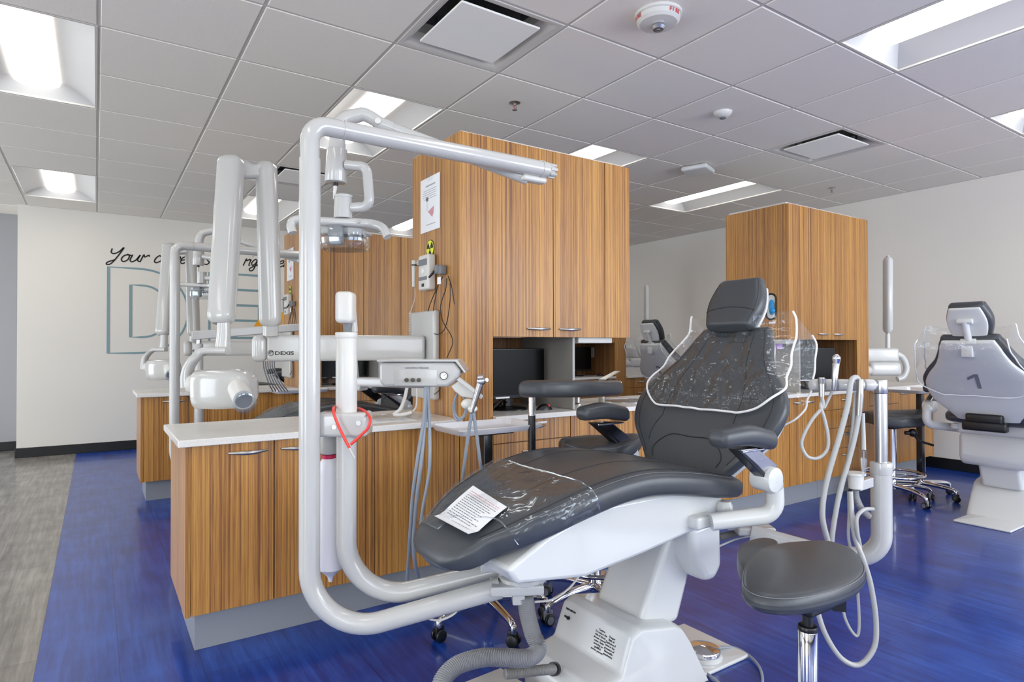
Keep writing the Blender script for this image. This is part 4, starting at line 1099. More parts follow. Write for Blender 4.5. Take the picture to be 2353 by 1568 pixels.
MB().prism([P(780, 690, 1.95), P(812, 690, 1.95), P(818, 764, 1.95), P(800, 764, 1.95)], yd*.03+V(0, 0, 0)).build('arm_neck', M_ivory, du, bevel=.004)
e_ = P(850, 872, 2.45)
m = MB().tube([P(803, 715, 1.98), P(811, 800, 2.25), P(818, 868, 2.43)], .012, 16); m.build('flex_arm', M_ivory, du)
q0 = P(822, 877, 2.42); q1 = P(985, 881, 2.30); Fq = frame(q0, (q1-q0)*V(1, 1, 0) if False else V((q1-q0).x, (q1-q0).y, 0))
MB().rbox(-.02, (q1-q0).length+.0, -.03, .03, -.018, .017, .008, Fq).rbox(-.03, .03, -.03, .03, -.035, -.01, .008, Fq).build('support_arm', M_enamel, du)
# bottle
m = MB(); bt = P(757, 1002, 1.98); bx_, by_ = bt.x, bt.y; zz = lambda y: P(757, y, 1.98).z
m.lathe([(.03, 0), (.03, -.05), (.026, -.056)], bt, n=30); m.build('bottle_cap', M_enamel, du)
MB().lathe([(.0245, 0), (.0245, -.012), (.022, -.012)], (bx_, by_, zz(1044)), n=28).build('band', M_magenta, du)
bx_ += .004
prof_ = [(.024, zz(1052)), (.033, zz(1062)), (.036, zz(1080)), (.037, zz(1200)), (.042, zz(1285)), (.039, zz(1305)), (.018, zz(1318)), (.009, zz(1326)), (.006, zz(1336)), (0, zz(1337))]
MB().lathe(prof_, (bx_, by_, 0), n=30).build('water_bottle', M_bottle, du)
# control head in its own frame
def control_head(par, o, xdir, yaway):
    F_ = frame(o, xdir)
    def g(x, y, z): return F_ @ V(x, y, z)
    poly = [(-.145, .045), (-.145, -.026), (-.128, -.043), (.098, -.043), (.128, -.022), (.148, .012), (.125, .045)]
    MB().prism([g(x, 0, z) for x, z in poly], (F_.to_3x3() @ V(0, .20, 0))).build('control_head', M_enamel, par, bevel=.012, bseg=3)
    MB().prism([g(x, -.008, z) for x, z in [(-.152, .046), (.126, .046), (.158, .006), (.163, .010), (.132, .055), (-.152, .055)]], F_.to_3x3() @ V(0, .22, 0)).build('head_tray', M_enamel, par, bevel=.003)
    MB().rbox(-.09, .06, -.0015, .004, -.038, .018, .001, F_).build('control_panel', M_white, par)
    for k in range(3):
        p = g(-.047+k*.022, -.002, -.018); MB().cyl(p, p+F_.to_3x3() @ V(0, -.010, 0), .0078, .0065, 20).build('knob', M_knob, par)
    p = g(.085, -.001, -.003); rim = MB().cyl(p, p+F_.to_3x3() @ V(0, -.004, 0), .0145, n=28).build('gauge_rim', M_knob, par)
    MB().cyl(p+F_.to_3x3() @ V(0, -.0035, 0), p+F_.to_3x3() @ V(0, -.0048, 0), .012, n=28).build('gauge_face', M_paper, par)
    mk = MB()
    for k in range(11):
        a = math.radians(225-27*k); mk.add(*(lambda A: (A, [(0, 1, 2, 3)]))([g(.085+math.cos(a+s_)*r_, -.0062, -.003+math.sin(a+s_)*r_) for s_, r_ in ((-.05, .0115), (.05, .0115), (.05, .0088), (-.05, .0088))]))
    mk.tube([g(.085, -.0062, -.003), g(.091, -.0062, .003)], .0006, 6); mk.build('gauge_marks', M_ink, par)
    text_mb('HANDPIECE PRESSURE', .0085, plane_M(g(-.053, -.001, .022), F_.to_3x3() @ V(1, 0, 0), V(0, 0, 1)), .0003).build('label_text', M_greyink, par)
    return F_
Fh = control_head(du, P(965, 862, 2.2), xd, yd)
# instrument holder at the right of the head
m = MB(); m.prism([P(1036, 888, 2.21), P(1058, 872, 2.21), P(1092, 905, 2.21), P(1090, 918, 2.21), P(1060, 912, 2.21), P(1045, 900, 2.21)], yd*.05); m.build('holder_bracket', M_ivory, du, bevel=.004)
m = MB(); m.prism([P(1048, 873, 2.19), P(1056, 867, 2.19), P(1110, 910, 2.16), P(1106, 919, 2.16)], yd*.03); m.build('touch_pad', M_enamel, du, bevel=.003)
m = MB(); m.sphere(P(1075, 929, 2.17), .02, 20, (1.3, .9, .95)); m.sphere(P(1086, 940, 2.15), .018, 20, (1.0, .9, .7)); m.build('holder_cup', M_ivory, du)
m = MB(); sA = P(1104, 880, 2.14); sB = P(1083, 948, 2.14); m.cyl(sA, sB, .0125, .008, 20); m.build('syringe_body', M_satin, du)
m = MB(); m.sphere(P(1106, 876, 2.14), .0165, 20, (1, 1, .95)); m.cyl(P(1114, 874, 2.13), P(1119, 873, 2.12), .006); m.cyl(P(1098, 868, 2.13), P(1110, 867, 2.13), .009, n=14); m.build('syringe_head', M_chrome, du)
for pts, r in (([(978, 886, 2.22), (974, 960, 2.21), (960, 1050, 2.2), (948, 1140, 2.2), (942, 1230, 2.2), (935, 1345, 2.25)], .0062),
               ([(980, 886, 2.22), (977, 960, 2.22), (968, 1060, 2.2), (957, 1150, 2.2), (950, 1240, 2.2), (955, 1300, 2.22), (968, 1340, 2.28)], .0072),
               ([(983, 886, 2.22), (986, 960, 2.22), (988, 1040, 2.2), (984, 1100, 2.2), (970, 1180, 2.2), (965, 1250, 2.2), (985, 1290, 2.22), (1030, 1310, 2.3)], .0062),
               ([(1084, 950, 2.15), (1076, 1000, 2.17), (1068, 1060, 2.2), (1060, 1130, 2.25), (1058, 1200, 2.3)], .0062),
               ([(1088, 948, 2.15), (1095, 1000, 2.17), (1103, 1060, 2.2), (1110, 1110, 2.25), (1118, 1190, 2.3)], .0062),
               ([(1050, 905, 2.24), (1042, 930, 2.24), (1044, 958, 2.24), (1054, 966, 2.24), (1068, 955, 2.24), (1072, 935, 2.22)], .004),
               ([(1060, 905, 2.24), (1070, 925, 2.24), (1068, 950, 2.24), (1056, 962, 2.24), (1046, 950, 2.24), (1045, 920, 2.22)], .004)):
    MB().tube(pp(*pts), r, 12).build('instrument_hose', M_hose, du)
# red cord looped round the post
rc = thing('red_cord', 'red plastic cord looped round the white post with a clip end', 'cord', tuple(P(800, 1000, 1.86)))
for pts in ([(790, 930, 1.99), (770, 935, 1.92), (766, 946, 1.87), (776, 975, 1.865), (790, 1005, 1.86), (803, 1030, 1.86)], [(815, 936, 1.99), (838, 945, 1.93), (850, 962, 1.87), (846, 983, 1.86), (828, 1002, 1.86), (806, 1022, 1.86)]):
    MB().tube(pp(*pts), .0043, 12).build('cord', M_red, rc)
MB().cyl(P(802, 1030, 1.86), P(815, 1054, 1.86), .0045, .003, 12).build('clip', M_enamel, rc)
# thin cable loops under the pipes
tc_ = thing('grey_cable', 'thin grey cable looping under the leg rest behind the chair base', 'cable', tuple(P(1280, 1330, 2.1)))
MB().tube(pp((1235, 1300, 1.95), (1280, 1318, 2.0), (1320, 1320, 2.05), (1350, 1290, 2.1), (1368, 1268, 2.1)), .003, 8).build('loop', M_greyrub, tc_)
MB().tube(pp((1368, 1268, 2.1), (1340, 1310, 2.08), (1310, 1350, 2.05), (1270, 1378, 2.0), (1228, 1384, 1.93)), .0036, 8).build('tail', M_hosel, tc_)
MB().tube(pp((975, 1415, 1.92), (990, 1424, 1.95), (1015, 1425, 1.98), (1045, 1410, 1.98), (1055, 1390, 2.0)), .0036, 8).build('drop_loop', M_hosel, tc_)

# copies of light for the second bay
dup(dl, (dl.location.x-.107, dl.location.y+2.73, 0), 0, 'second dental light, standing by the lettered wall behind the x-ray head', 'dental lights')
# delivery unit of the second bay
d2 = thing('delivery_unit', 'second instrument unit with a flat white arm, behind the x-ray head', 'delivery unit', (P(457, 800, 4.15).x, P(457, 800, 4.15).y, 0), 'delivery units')
pa = P(457, 790, 4.15); MB().cyl((pa.x, pa.y, .30), pa, .027, n=24, bev=.002).build('post', M_enamel, d2)
MB().cyl(pa, pa+V(0, 0, .03), .016, n=16).build('post_pin', M_steel, d2)
f0 = P(440, 771, 4.1); f1_ = P(700, 752, 4.45); dd = f1_-f0; Ff = frame(f0, V(dd.x, dd.y, 0)); L_ = dd.length
m = MB(); m.prism([f0+V(0, 0, .028), f1_+V(0, 0, .028), f1_-V(0, 0, .026), f0-V(0, 0, .032)], V(-dd.y, dd.x, 0).normalized()*.06); m.build('flat_arm', M_enamel, d2, bevel=.006)
control_head(d2, P(660, 800, 4.5), xd, yd)
for k in range(6):
    x = 605+k*5; MB().tube(pp((x, 830, 4.5), (x+2, 850, 4.5), (x+12+k, 880, 4.5), (x+22+k*2, 900, 4.55)), .0042, 8).build('instrument_hose', M_greyrub, d2)

# ================================================================== X-RAY ARM
xr = thing('xray_unit', 'near wall-mounted white x-ray arm with printed arm and boxy head', 'x-ray unit', (-.406, 1.26, 1.1), 'wall-mounted x-ray arms')
MB().rbox(-.442, -.4065, 1.123, 1.40, .88, 1.33, .014, n=5).build('wall_plate', M_white, xr)
A0 = V(-.44, 1.235, 1.14); A1 = V(-1.175, 1.47, 1.14); da = (A1-A0).normalized(); nl = (A1-A0).length; Fa = frame(A0, da)
# local y of Fa points to z x x ; make sure text sits on the side seen from the camera
side_ = -1 if (Fa.to_3x3() @ V(0, 1, 0)).dot(CAM-A0) < 0 else 1
MB().rbox(.0, nl-.02, -.045, .045, -.062, .064, .022, Fa, 6).build('horizontal_arm', M_white, xr)
MB().rbox(nl-.022, nl+.045, -.047, .047, -.064, .064, .03, Fa, 6).build('arm_end_cap', M_white, xr)
tside = V(0, 0, 0); yv = Fa.to_3x3() @ V(0, side_, 0); ang = math.atan2(da.y, da.x)
o_t = A0+da*(nl-.075)+yv*.0455
WS = Matrix.Diagonal((1.32, 1, 1, 1))
tm = text_mb('DEXIS', .0245, plane_M(o_t+da*.016-V(0, 0, .031), -da, V(0, 0, 1)) @ WS, .0004, bold=.0005, sp=1.0)
text_mb('FOCUS', .021, plane_M(o_t-V(0, 0, .031)-da*.09, -da, V(0, 0, 1)) @ WS, .0004, tm, sp=1.0)
lc = o_t+da*.033+V(0, 0, -.022)
for r_, a_0, a_1 in ((.0125, .3, 5.9), (.0088, -.6, 3.6), (.005, .5, 5.2)):
    pts = [lc+(-da)*(math.cos(a)*r_+ (.0015 if r_ < .012 else 0))+V(0, 0, 1)*math.sin(a)*r_ for a in [lerp(a_0, a_1, k/20) for k in range(21)]]
    tm.tube(pts, .0012, 6)
tm.build('arm_lettering', M_ink, xr)
n1_ = P(622, 770, 2.93); n2_ = P(622, 742, 2.92); MB().tube([n1_, n2_], [.036, .034], 22).build('neck', M_white, xr)
def shell(a, b_, w0, w1, dp0, dp1, name):
    """long rounded housing from a to b"""
    ax = (b_-a).normalized(); u = (xd-ax*xd.dot(ax)).normalized(); v = ax.cross(u); rr = []
    for t in [0, .008, .02, .042]+[.06+.88*k/16 for k in range(17)]+[.958, .98, .992, 1]:
        e_ = math.sin(min(1, t*30)*PI/2) if t < .5 else math.sin(min(1, (1-t)*30)*PI/2); e_ = lerp(.62, 1, e_)
        hw = lerp(w0, w1, t)*e_; hd_2 = lerp(dp0, dp1, t)*e_
        rr.append([a.lerp(b_, t)+u*se(2*PI*q_/32, 3.2)[0]*hw+v*se(2*PI*q_/32, 3.2)[1]*hd_2 for q_ in range(32)])
    MB().loft(rr).build(name, M_white, xr)
shell(P(622, 750, 2.91), P(612, 374, 2.9), .047, .044, .045, .045, 'lower_folding_arm')
shell(P(532, 362, 2.78), P(508, 744, 2.62), .055, .052, .045, .045, 'upper_folding_arm')
m = MB(); m.prism([P(515, 372, 2.80), P(530, 361, 2.80), P(552, 362, 2.81), P(580, 376, 2.84), P(605, 372, 2.87), P(628, 380, 2.88), P(628, 404, 2.88), P(515, 412, 2.80)], yd*.045); m.build('top_link', M_white, xr, bevel=.012, bseg=3)
q_ = P(514, 742, 2.62); m = MB().tube([q_, P(514, 765, 2.62), P(511, 806, 2.62)], [.026, .027, .031], 22); m.build('head_neck', M_white, xr)
bar = [(432, 890), (430, 868), (434, 845), (446, 826), (462, 811), (480, 806), (524, 806)]
yk = spline([P(x, y, 2.60-.02*(k < 4)) for k, (x, y) in enumerate(bar)], 6); rr = []
for k, p in enumerate(yk):
    t_ = (yk[min(k+1, len(yk)-1)]-yk[max(k-1, 0)]).normalized(); nn_ = yd; bb2 = t_.cross(nn_).normalized(); w_ = lerp(.025, .016, min(1, k/14))
    rr.append([p+bb2*se(2*PI*q_/24, 3)[0]*w_+nn_*se(2*PI*q_/24, 3)[1]*.03 for q_ in range(24)])
MB().loft(rr).build('yoke', M_white, xr)
MB().cyl(P(436, 882, 2.58), P(458, 884, 2.58), .040, n=30, bev=.004).cyl(P(446, 883, 2.58), P(450, 883, 2.58), .042, n=30).build('yoke_joint', M_ivory, xr)
hx0, hx1 = P(455, 895, 2.56), P(582, 893, 2.50); ax = (hx1-hx0).normalized(); u = (z1-ax*z1.dot(ax)).normalized(); v = ax.cross(u); rr = []
for t, hw, hd_2 in ((0, .06, .03), (.012, .074, .05), (.06, .080, .06), (.4, .082, .068), (.75, .078, .066), (.92, .066, .056), (.985, .045, .04), (1, .02, .02)):
    rr.append([hx0.lerp(hx1, t)+u*(se(2*PI*q_/36, 3.4)[0]*hw)+v*se(2*PI*q_/36, 3.4)[1]*hd_2 for q_ in range(36)])
MB().loft(rr).build('tube_head', M_white, xr)
ca = P(548, 893, 2.47); cb_ = P(560, 920, 2.36); MB().tube([ca, cb_], [.040, .038], 30).build('collimator', M_ivory, xr)
cdn = (cb_-ca).normalized(); m = MB(); uu = cdn.orthogonal().normalized(); ww = cdn.cross(uu)
m.loft([[cb_+cdn*z_+(uu*math.cos(2*PI*q_/32)+ww*math.sin(2*PI*q_/32))*r_ for q_ in range(32)] for z_, r_ in ((-.002, .039), (.036, .041), (.038, .036), (.0, .030), (-.0, .001))], caps=False); m.build('cone_ring', M_clear, xr)
MB().cyl(cb_-cdn*.001, cb_+cdn*.004, .03, n=30).build('cone_window', M_greyrub, xr)
dup(xr, (-.406, 1.26+2.77, 1.1), 0, 'second x-ray arm, mounted on the second row tall cabinet by the lettered wall', skip=())
xq = thing('xray_unit', 'white x-ray arm against the right wall, right of the farther tall cabinet', 'x-ray unit', (2*XM+.406, 1.26, 1.1), 'wall-mounted x-ray arms')
DX = 5.25
MB().rbox(2*XM+.4065, 2*XM+.442, 1.123, 1.40, .88, 1.33, .014, n=5).build('wall_plate', M_litwhite, xq)  # paler white than the near unit; extra brightness painted in for weak light here
p1 = P(2062, 818, DX); ddv = p1-V(2*XM+.44, 1.26, 1.07); Fz = frame(V(2*XM+.44, 1.26, 1.07), V(ddv.x, ddv.y, 0))
MB().rbox(0, ddv.length, -.04, .04, -.06, .06, .02, Fz, 5).build('horizontal_arm', M_litwhite, xq)
a, b_ = P(2040, 588, DX), P(2040, 768, DX); rr = []
for t in (0, .01, .03, .06, .5, .94, .97, .99, 1):
    e_ = max(.35, math.sin(min(1, min(t, 1-t)*18)*PI/2)); c = a.lerp(b_, t)
    rr.append([c+xd*se(2*PI*k/32, 2.6)[0]*.030*e_+yd*se(2*PI*k/32, 2.6)[1]*.045*e_ for k in range(32)])
MB().loft(rr).build('folding_arm', M_litwhite, xq); MB().cyl(b_, P(2040, 800, DX), .018, n=20).build('neck', M_litwhite, xq)
yk = spline([P(2050, 812, DX), P(2072, 820, DX), P(2083, 845, DX), P(2076, 866, DX), P(2062, 872, DX)], 6)
MB().tube(yk, .024, 16).build('yoke', M_litwhite, xq)
MB().rbox(-.13, .13, -.06, .06, -.055, .055, .03, frame(P(2028, 848, DX-.1), xd), 5).build('tube_head', M_litwhite, xq)
MB().cyl(P(2000, 851, DX-.1), P(1980, 853, DX-.16), .042, n=28, bev=.004).build('collimator', M_litwhite, xq)
MB().cyl(P(1980, 853, DX-.16), P(1978, 853, DX-.165), .032, n=28).build('cone_window', M_greyrub, xq)
dup(xq, (2*XM+.406, 1.26+2.77, 1.1), 0, 'far white x-ray arm against the right wall, above the chair marked 2')

# ================================================================== THINGS ON THE SIDE PANELS
PX = -.4075
def on_panel(dy, sec):
    nm = ' on the second row cabinet' if sec else ' on the nearest tall cabinet'
    t = thing('instruction_poster', ('taped instruction sheet with a red cone drawing'+nm), 'notice', (PX, 1.23+dy, 1.85), 'instruction posters')
    MB().box(PX-.002, PX, 1.121+dy, 1.341+dy, 1.742, 2.022).build('page', M_paper, t)
    for y_, z_ in ((1.20, 2.03),): MB().box(PX-.0026, PX-.0018, y_+dy, y_+.06+dy, 2.0, 2.045).build('tape', M_film, t)
    m = MB()
    for k in range(5):
        m.box(PX-.0026, PX-.002, 1.15+dy+.02*random.random(), 1.30+dy+.015*random.random(), 1.955-k*.011, 1.9575-k*.011)
    m.box(PX-.0026, PX-.002, 1.17+dy, 1.28+dy, 1.975, 1.982); m.box(PX-.0026, PX-.002, 1.17+dy, 1.27+dy, 1.775, 1.779)
    m.box(PX-.0026, PX-.002, 1.262+dy, 1.264+dy, 1.85, 1.90); m.build('printed_lines', M_lightink, t)
    MB().box(PX-.0026, PX-.002, 1.25+dy, 1.275+dy, 1.90, 1.92).build('drawing_box', M_greyrub, t)
    MB().prism([V(PX-.0026, 1.255+dy, 1.845), V(PX-.0026, 1.185+dy, 1.865), V(PX-.0026, 1.19+dy, 1.83), V(PX-.0026, 1.205+dy, 1.81)], (.0006, 0, 0)).build('red_cone', M_pink, t)
    y0, z0 = 1.232+dy, 1.652
    t = thing('radiation_sticker', 'round yellow radiation warning sticker'+nm, 'warning sticker', (PX, y0, z0), 'radiation stickers')
    MB().cyl((PX-.0012, y0, z0), (PX, y0, z0), .044, n=40).build('border', M_ink, t)
    MB().cyl((PX-.002, y0, z0), (PX-.001, y0, z0), .041, n=40).build('disc', M_yellow, t)
    m = MB().cyl((PX-.0028, y0, z0), (PX-.0018, y0, z0), .007, n=20)
    for k in range(3):
        a = math.radians(90+120*k)+PI; pts = [V(PX-.0028, y0+math.cos(b2)*r_, z0+math.sin(b2)*r_) for r_, sgn in ((.0105, 1), (.036, -1)) for b2 in [a+sgn*math.radians(lerp(-30, 30, j/8)) for j in range(9)]]
        m.prism(pts, (.001, 0, 0))
    m.build('trefoil', M_ink, t)
    y0, z0 = 1.235+dy, 1.525
    t = thing('xray_control_panel', 'small white x-ray exposure controller'+nm, 'control panel', (PX, y0, z0), 'exposure controllers')
    MB().rbox(PX-.045, PX, 1.165+dy, 1.285+dy, 1.435, 1.615, .012, n=4).build('housing', M_ivory, t)
    for a_, b_ in ((1.56, 1.592), (1.485, 1.503)): MB().box(PX-.0464, PX-.0452, 1.178+dy, 1.272+dy, a_, b_).build('key_pad', M_greyink, t)
    MB().cyl((PX-.047, 1.225+dy, 1.532), (PX-.045, 1.225+dy, 1.532), .014, n=24).build('dial_key', M_paper, t)
    MB().box(PX-.0466, PX-.0452, 1.212+dy, 1.238+dy, 1.452, 1.468).build('display', M_black, t)
    t = thing('exposure_switch', 'white handheld exposure switch on a coiled cord'+nm, 'hand switch', (PX, 1.34+dy, 1.52), 'exposure switches')
    MB().rbox(PX-.03, PX, 1.325+dy, 1.36+dy, 1.575, 1.60, .004).build('cradle', M_ivory, t)
    MB().cyl((PX-.04, 1.342+dy, 1.60), (PX-.04, 1.342+dy, 1.46), .012, .010, 18, bev=.003).build('handset', M_ivory, t)
    MB().cyl((PX-.04, 1.342+dy, 1.578), (PX-.04, 1.342+dy, 1.572), .0145, n=18).build('strap', M_black, t)
    pth = [V(PX-.035, 1.342+dy, 1.46), V(PX-.03, 1.355+dy, 1.40), V(PX-.03, 1.41+dy, 1.33)]
    MB().tube(spline(pth, 6), .002, 8).build('cord', M_ivory, t)
    co = [V(PX-.03+.007*math.cos(k*.9), 1.411+dy+.007*math.sin(k*.9), 1.33-k*.0013) for k in range(160)]
    MB().tube(co, .0022, 6).build('coiled_cord', M_ivory, t)
    t = thing('sensor_bundle', 'grey x-ray sensor plugs with black cables hanging'+nm, 'cable bundle', (PX, 1.07+dy, 1.52), 'sensor bundles')
    m = MB().rbox(PX-.035, PX, 1.05+dy, 1.085+dy, 1.50, 1.545, .006); m.rbox(PX-.042, PX-.012, 1.075+dy, 1.11+dy, 1.505, 1.55, .008); m.build('sensor_box', M_greyrub, t)
    MB().cyl((PX-.04, 1.105+dy, 1.52), (PX-.055, 1.135+dy, 1.49), .007, .005, 12).build('plug', M_black, t)
    MB().box(PX-.045, PX-.043, 1.03+dy, 1.065+dy, 1.45, 1.485).build('tag', M_paper, t)
    def yz(x, y): p = onx(x, y, PX-.03); return V(PX-.03, p.y+dy, p.z)
    for pts in ([(1018, 635), (1005, 660), (985, 710), (984, 750), (1000, 768), (1018, 762), (1028, 735), (1034, 690), (1034, 650)],
                [(1012, 635), (1003, 670), (995, 720), (990, 770), (991, 830), (994, 900), (1003, 903), (1012, 893)],
                [(1026, 640), (1024, 665), (1012, 705), (1018, 740), (1036, 770), (1040, 790), (1030, 815), (1022, 835), (1016, 860)],
                [(1030, 635), (1038, 660), (1044, 700)]):
        MB().tube(spline([yz(*q_) for q_ in pts], 6), .0022, 8).build('cable', M_black, t)
on_panel(0, 0); on_panel(2.77, 1)
# oval glove opening on the farther tall cabinet
GX = 2*XM-.70
for k, (px_, pz_) in enumerate(((1772, 705), (1737, 715))):
    p = onx(px_, pz_, GX); 
    t = thing('glove_dispenser', 'oval black opening with blue gloves in the side of the right tall cabinet' if k == 0 else 'second oval glove opening, almost hidden behind the near headrest', 'glove dispenser', tuple(p), 'glove dispensers')
    m = MB(); O = []
    def ov(r_, x_): return [V(x_, p.y+r_*1.0*math.cos(a), p.z+r_*.95*math.sin(a)+(.055 if math.sin(a) > 0 else -.055)) for a in [2*PI*q_/40 for q_ in range(40)]]
    m.loft([ov(.044, GX), ov(.046, GX-.006), ov(.040, GX-.010), ov(.034, GX-.006), ov(.033, GX)], caps=False); m.build('rim', M_black, t)
    MB().loft([ov(.034, GX-.001), ov(.034, GX-.0005)]).build('opening', M_ivory, t)
    m = MB().sphere((GX-.006, p.y-.006, p.z-.005), .022, 18, (.5, 1, 2.6)); m.sphere((GX-.014, p.y-.022, p.z-.03), .018, 16, (.7, 1, 1.2)); m.build('blue_glove', M_bluefilm, t)
    MB().box(GX-.001, GX, p.y-.035, p.y+.02, p.z-.125, p.z-.11).build('label_strip', M_paper, t)

# ================================================================== STOOLS, TRAY STANDS
def caster(par, p, yaw, r=.026, light=False, name='caster'):
    """twin wheel caster standing on the floor at p"""
    M_ = Matrix.Translation(V(p[0], p[1], 0)) @ Matrix.Rotation(yaw, 4, 'Z')
    g = lambda x, y, z: M_ @ V(x, y, z)
    o = MB().rbox(-.024, .018, -.008, .008, r*.8, r*2+.012, .006, M_).cyl(g(0, 0, r*2), g(0, 0, r*2+.03), .006, n=12).build(name, M_black if not light else M_greyrub, par)
    for s in (-1, 1):
        w = MB().cyl(g(0, s*.009, r), g(0, s*.022, r), r, n=28, bev=.003).build('wheel', M_black, o)
        if light: MB().cyl(g(0, s*.0225, r), g(0, s*.0235, r), r*.68, n=24).build('wheel_cap', M_greyink, o)
    return o
def star_base(par, c, r, a0, hub=.11, end=.072, light=False, ring=None):
    for k in range(5):
        a = a0+2*PI*k/5; d = V(math.cos(a), math.sin(a), 0); c0 = V(c[0], c[1], 0)
        pth = spline([c0+d*.02+z1*hub, c0+d*r*.55+z1*(hub-.005), c0+d*r*.92+z1*(end+.012), c0+d*r+z1*(end-.012)], 6)
        n_ = len(pth); MB().tube(pth, [lerp(.019, .012, i/(n_-1)) for i in range(n_)], 14).cyl(c0+d*r+z1*(end+.008), c0+d*r+z1*(end-.02), .013, n=16, bev=.002).build('leg', M_chrome, par)
        caster(par, c0+d*r, a+.9*math.sin(k*2.3), .024, light)
    MB().cyl((c[0], c[1], hub-.025), (c[0], c[1], hub+.05), .03, .026, 24, bev=.003).build('hub', M_chrome, par)
    if ring:
        zr, rr = ring; pts = [V(c[0]+rr*math.cos(2*PI*k/40), c[1]+rr*math.sin(2*PI*k/40), zr) for k in range(40)]
        MB().tube(pts, .010, 12, loop=True).build('foot_ring', M_chrome, par)
        m = MB()
        for k in range(4):
            a = PI*k/2+.4; m.tube([V(c[0], c[1], zr), V(c[0]+rr*math.cos(a), c[1]+rr*math.sin(a), zr)], .006, 8)
        m.build('ring_spoke', M_chrome, par)
def saddle(par, c, zt, rot, sx, sy, th=.075, mt=None):
    ol = []
    for k in range(60):
        a = 2*PI*k/60; r = 1-.16*math.exp(-((a-PI)/.35)**2)+.0
        x = r*math.cos(a)*(1+.10*math.cos(a)); y = r*math.sin(a)*(1-.18*math.cos(a)**2)
        x, y = x*sx, y*sy; ol.append((c[0]+x*math.cos(rot)-y*math.sin(rot), c[1]+x*math.sin(rot)+y*math.cos(rot)))
    def zf(x, y):
        u = ((x-c[0])*math.cos(rot)+(y-c[1])*math.sin(rot))/sx; v = (-(x-c[0])*math.sin(rot)+(y-c[1])*math.cos(rot))/sy
        return -.02*v*v*(1 if u > -.2 else 1.4)+.012*u*u*(1 if u > 0 else -1)
    s = disc_pad(MB(), ol, zt, th, .006, zf, edge=.028).build('seat', M_leather, par)
    cx = sum(p[0] for p in ol)/60; cy = sum(p[1] for p in ol)/60
    pts = [V(cx+(p[0]-cx)*.965, cy+(p[1]-cy)*.965, zt-.0085+zf(cx+(p[0]-cx)*.965, cy+(p[1]-cy)*.965)+.002) for p in ol]
    MB().tube(pts, .0013, 6, loop=True).build('seam', M_stitch, s)
    return s
# near stool: seat outline taken on its own plane, tilted towards the left
st = thing('saddle_stool', 'near grey saddle stool cut off by the bottom edge', 'stool', (-.58, -.62, 0), 'saddle stools')
ZS = .54
px_out = [(1704, 1340), (1706, 1306), (1722, 1280), (1745, 1258), (1790, 1246), (1850, 1240), (1910, 1240), (1955, 1255), (1983, 1283), (1990, 1308), (1972, 1330), (1930, 1350), (1870, 1366), (1810, 1373), (1760, 1370), (1725, 1360)]
ol3 = [onz(x, y, ZS-.0) for x, y in px_out]; ol3 = spline(ol3, 5, loop=True); ol = [(p.x, p.y) for p in ol3]
sx_ = sum(p[0] for p in ol)/len(ol); sy_ = sum(p[1] for p in ol)/len(ol)
seat1 = disc_pad(MB(), ol, ZS, .055, .012, None, m=8, edge=.032).build('seat', M_leather, st)
MB().tube([V(sx_+(x-sx_)*.975, sy_+(y-sy_)*.975, ZS-.006) for x, y in ol], .0012, 6, loop=True).build('seam', M_stitch, seat1)
lobe = [onz(x, y, ZS-.02) for x, y in ((1694, 1292), (1697, 1262), (1720, 1246), (1760, 1238), (1790, 1250), (1760, 1290), (1712, 1318))]
lobe = spline(lobe, 5, loop=True); disc_pad(MB(), [(p.x, p.y) for p in lobe], ZS-.014, .045, .004, None, m=7, edge=.022).build('front_lobe', M_leather, st)
cpt = P(1856, 1440, 1.60); cx_, cy_ = cpt.x, cpt.y
m = MB().cyl((cx_, cy_, .33), (cx_, cy_, ZS-.06), .0135, n=24); m.build('piston', M_black, st)
m = MB().cyl((cx_, cy_, .13), (cx_, cy_, P(1856, 1448, 1.6).z), .024, n=32, bev=.002); m.build('column', M_chrome, st)
MB().cyl((cx_, cy_, P(1856, 1449, 1.6).z), (cx_, cy_, P(1856, 1437, 1.6).z), .025, .0235, 28, bev=.002).build('collar', M_black, st)
MB().prism([P(1898, 1380, 1.6), P(1945, 1362, 1.6), P(1945, 1408, 1.6), P(1915, 1405, 1.6)], yd*.05).rbox(cx_-.05, cx_+.07, cy_-.04, cy_+.04, ZS-.075, ZS-.05, .006).build('seat_bracket', M_black, st)
star_base(st, (cx_, cy_), .25, .5)
# assistant stool with a body support arm, behind the near chair
s2 = thing('assistant_stool', 'grey assistant stool with a curved support arm, behind the near chair', 'stool', (-.03, .40, 0), 'assistant stools')
sc2 = (-.03, .40)
star_base(s2, sc2, .255, 3.1+.03, light=True, ring=(.21, .185))
MB().cyl((sc2[0], sc2[1], .15), (sc2[0], sc2[1], .66), .025, n=24).build('column', M_chrome, s2)
saddle(s2, (sc2[0]+.02, sc2[1]+.02), .745, -.5, .19, .17, .07)
MB().rbox(sc2[0]-.10, sc2[0]+.10, sc2[1]-.05, sc2[1]+.05, .64, .672, .006).build('mechanism', M_black, s2)
ap = P(1222, 915, 2.62)
m = MB().tube(fillet([V(sc2[0], sc2[1]+.02, .655), V(ap.x, ap.y, .655), V(ap.x, ap.y, .80)], .04), .010, 14); m.build('arm_bracket', M_steel, s2)
m = MB().cyl((ap.x, ap.y, .70), (ap.x, ap.y, .855), .016, n=20); m.build('support_post', M_blackmetal, s2)
MB().cyl((ap.x, ap.y, .855), (ap.x, ap.y, .952), .0145, n=20).build('post_sleeve', M_chrome, s2)
ac = [P(1212, 896, 2.60), P(1262, 894, 2.55), P(1320, 896, 2.60), P(1370, 899, 2.70), P(1408, 902, 2.83)]
for p in ac: p.z = lerp(p.z, .972, .5)
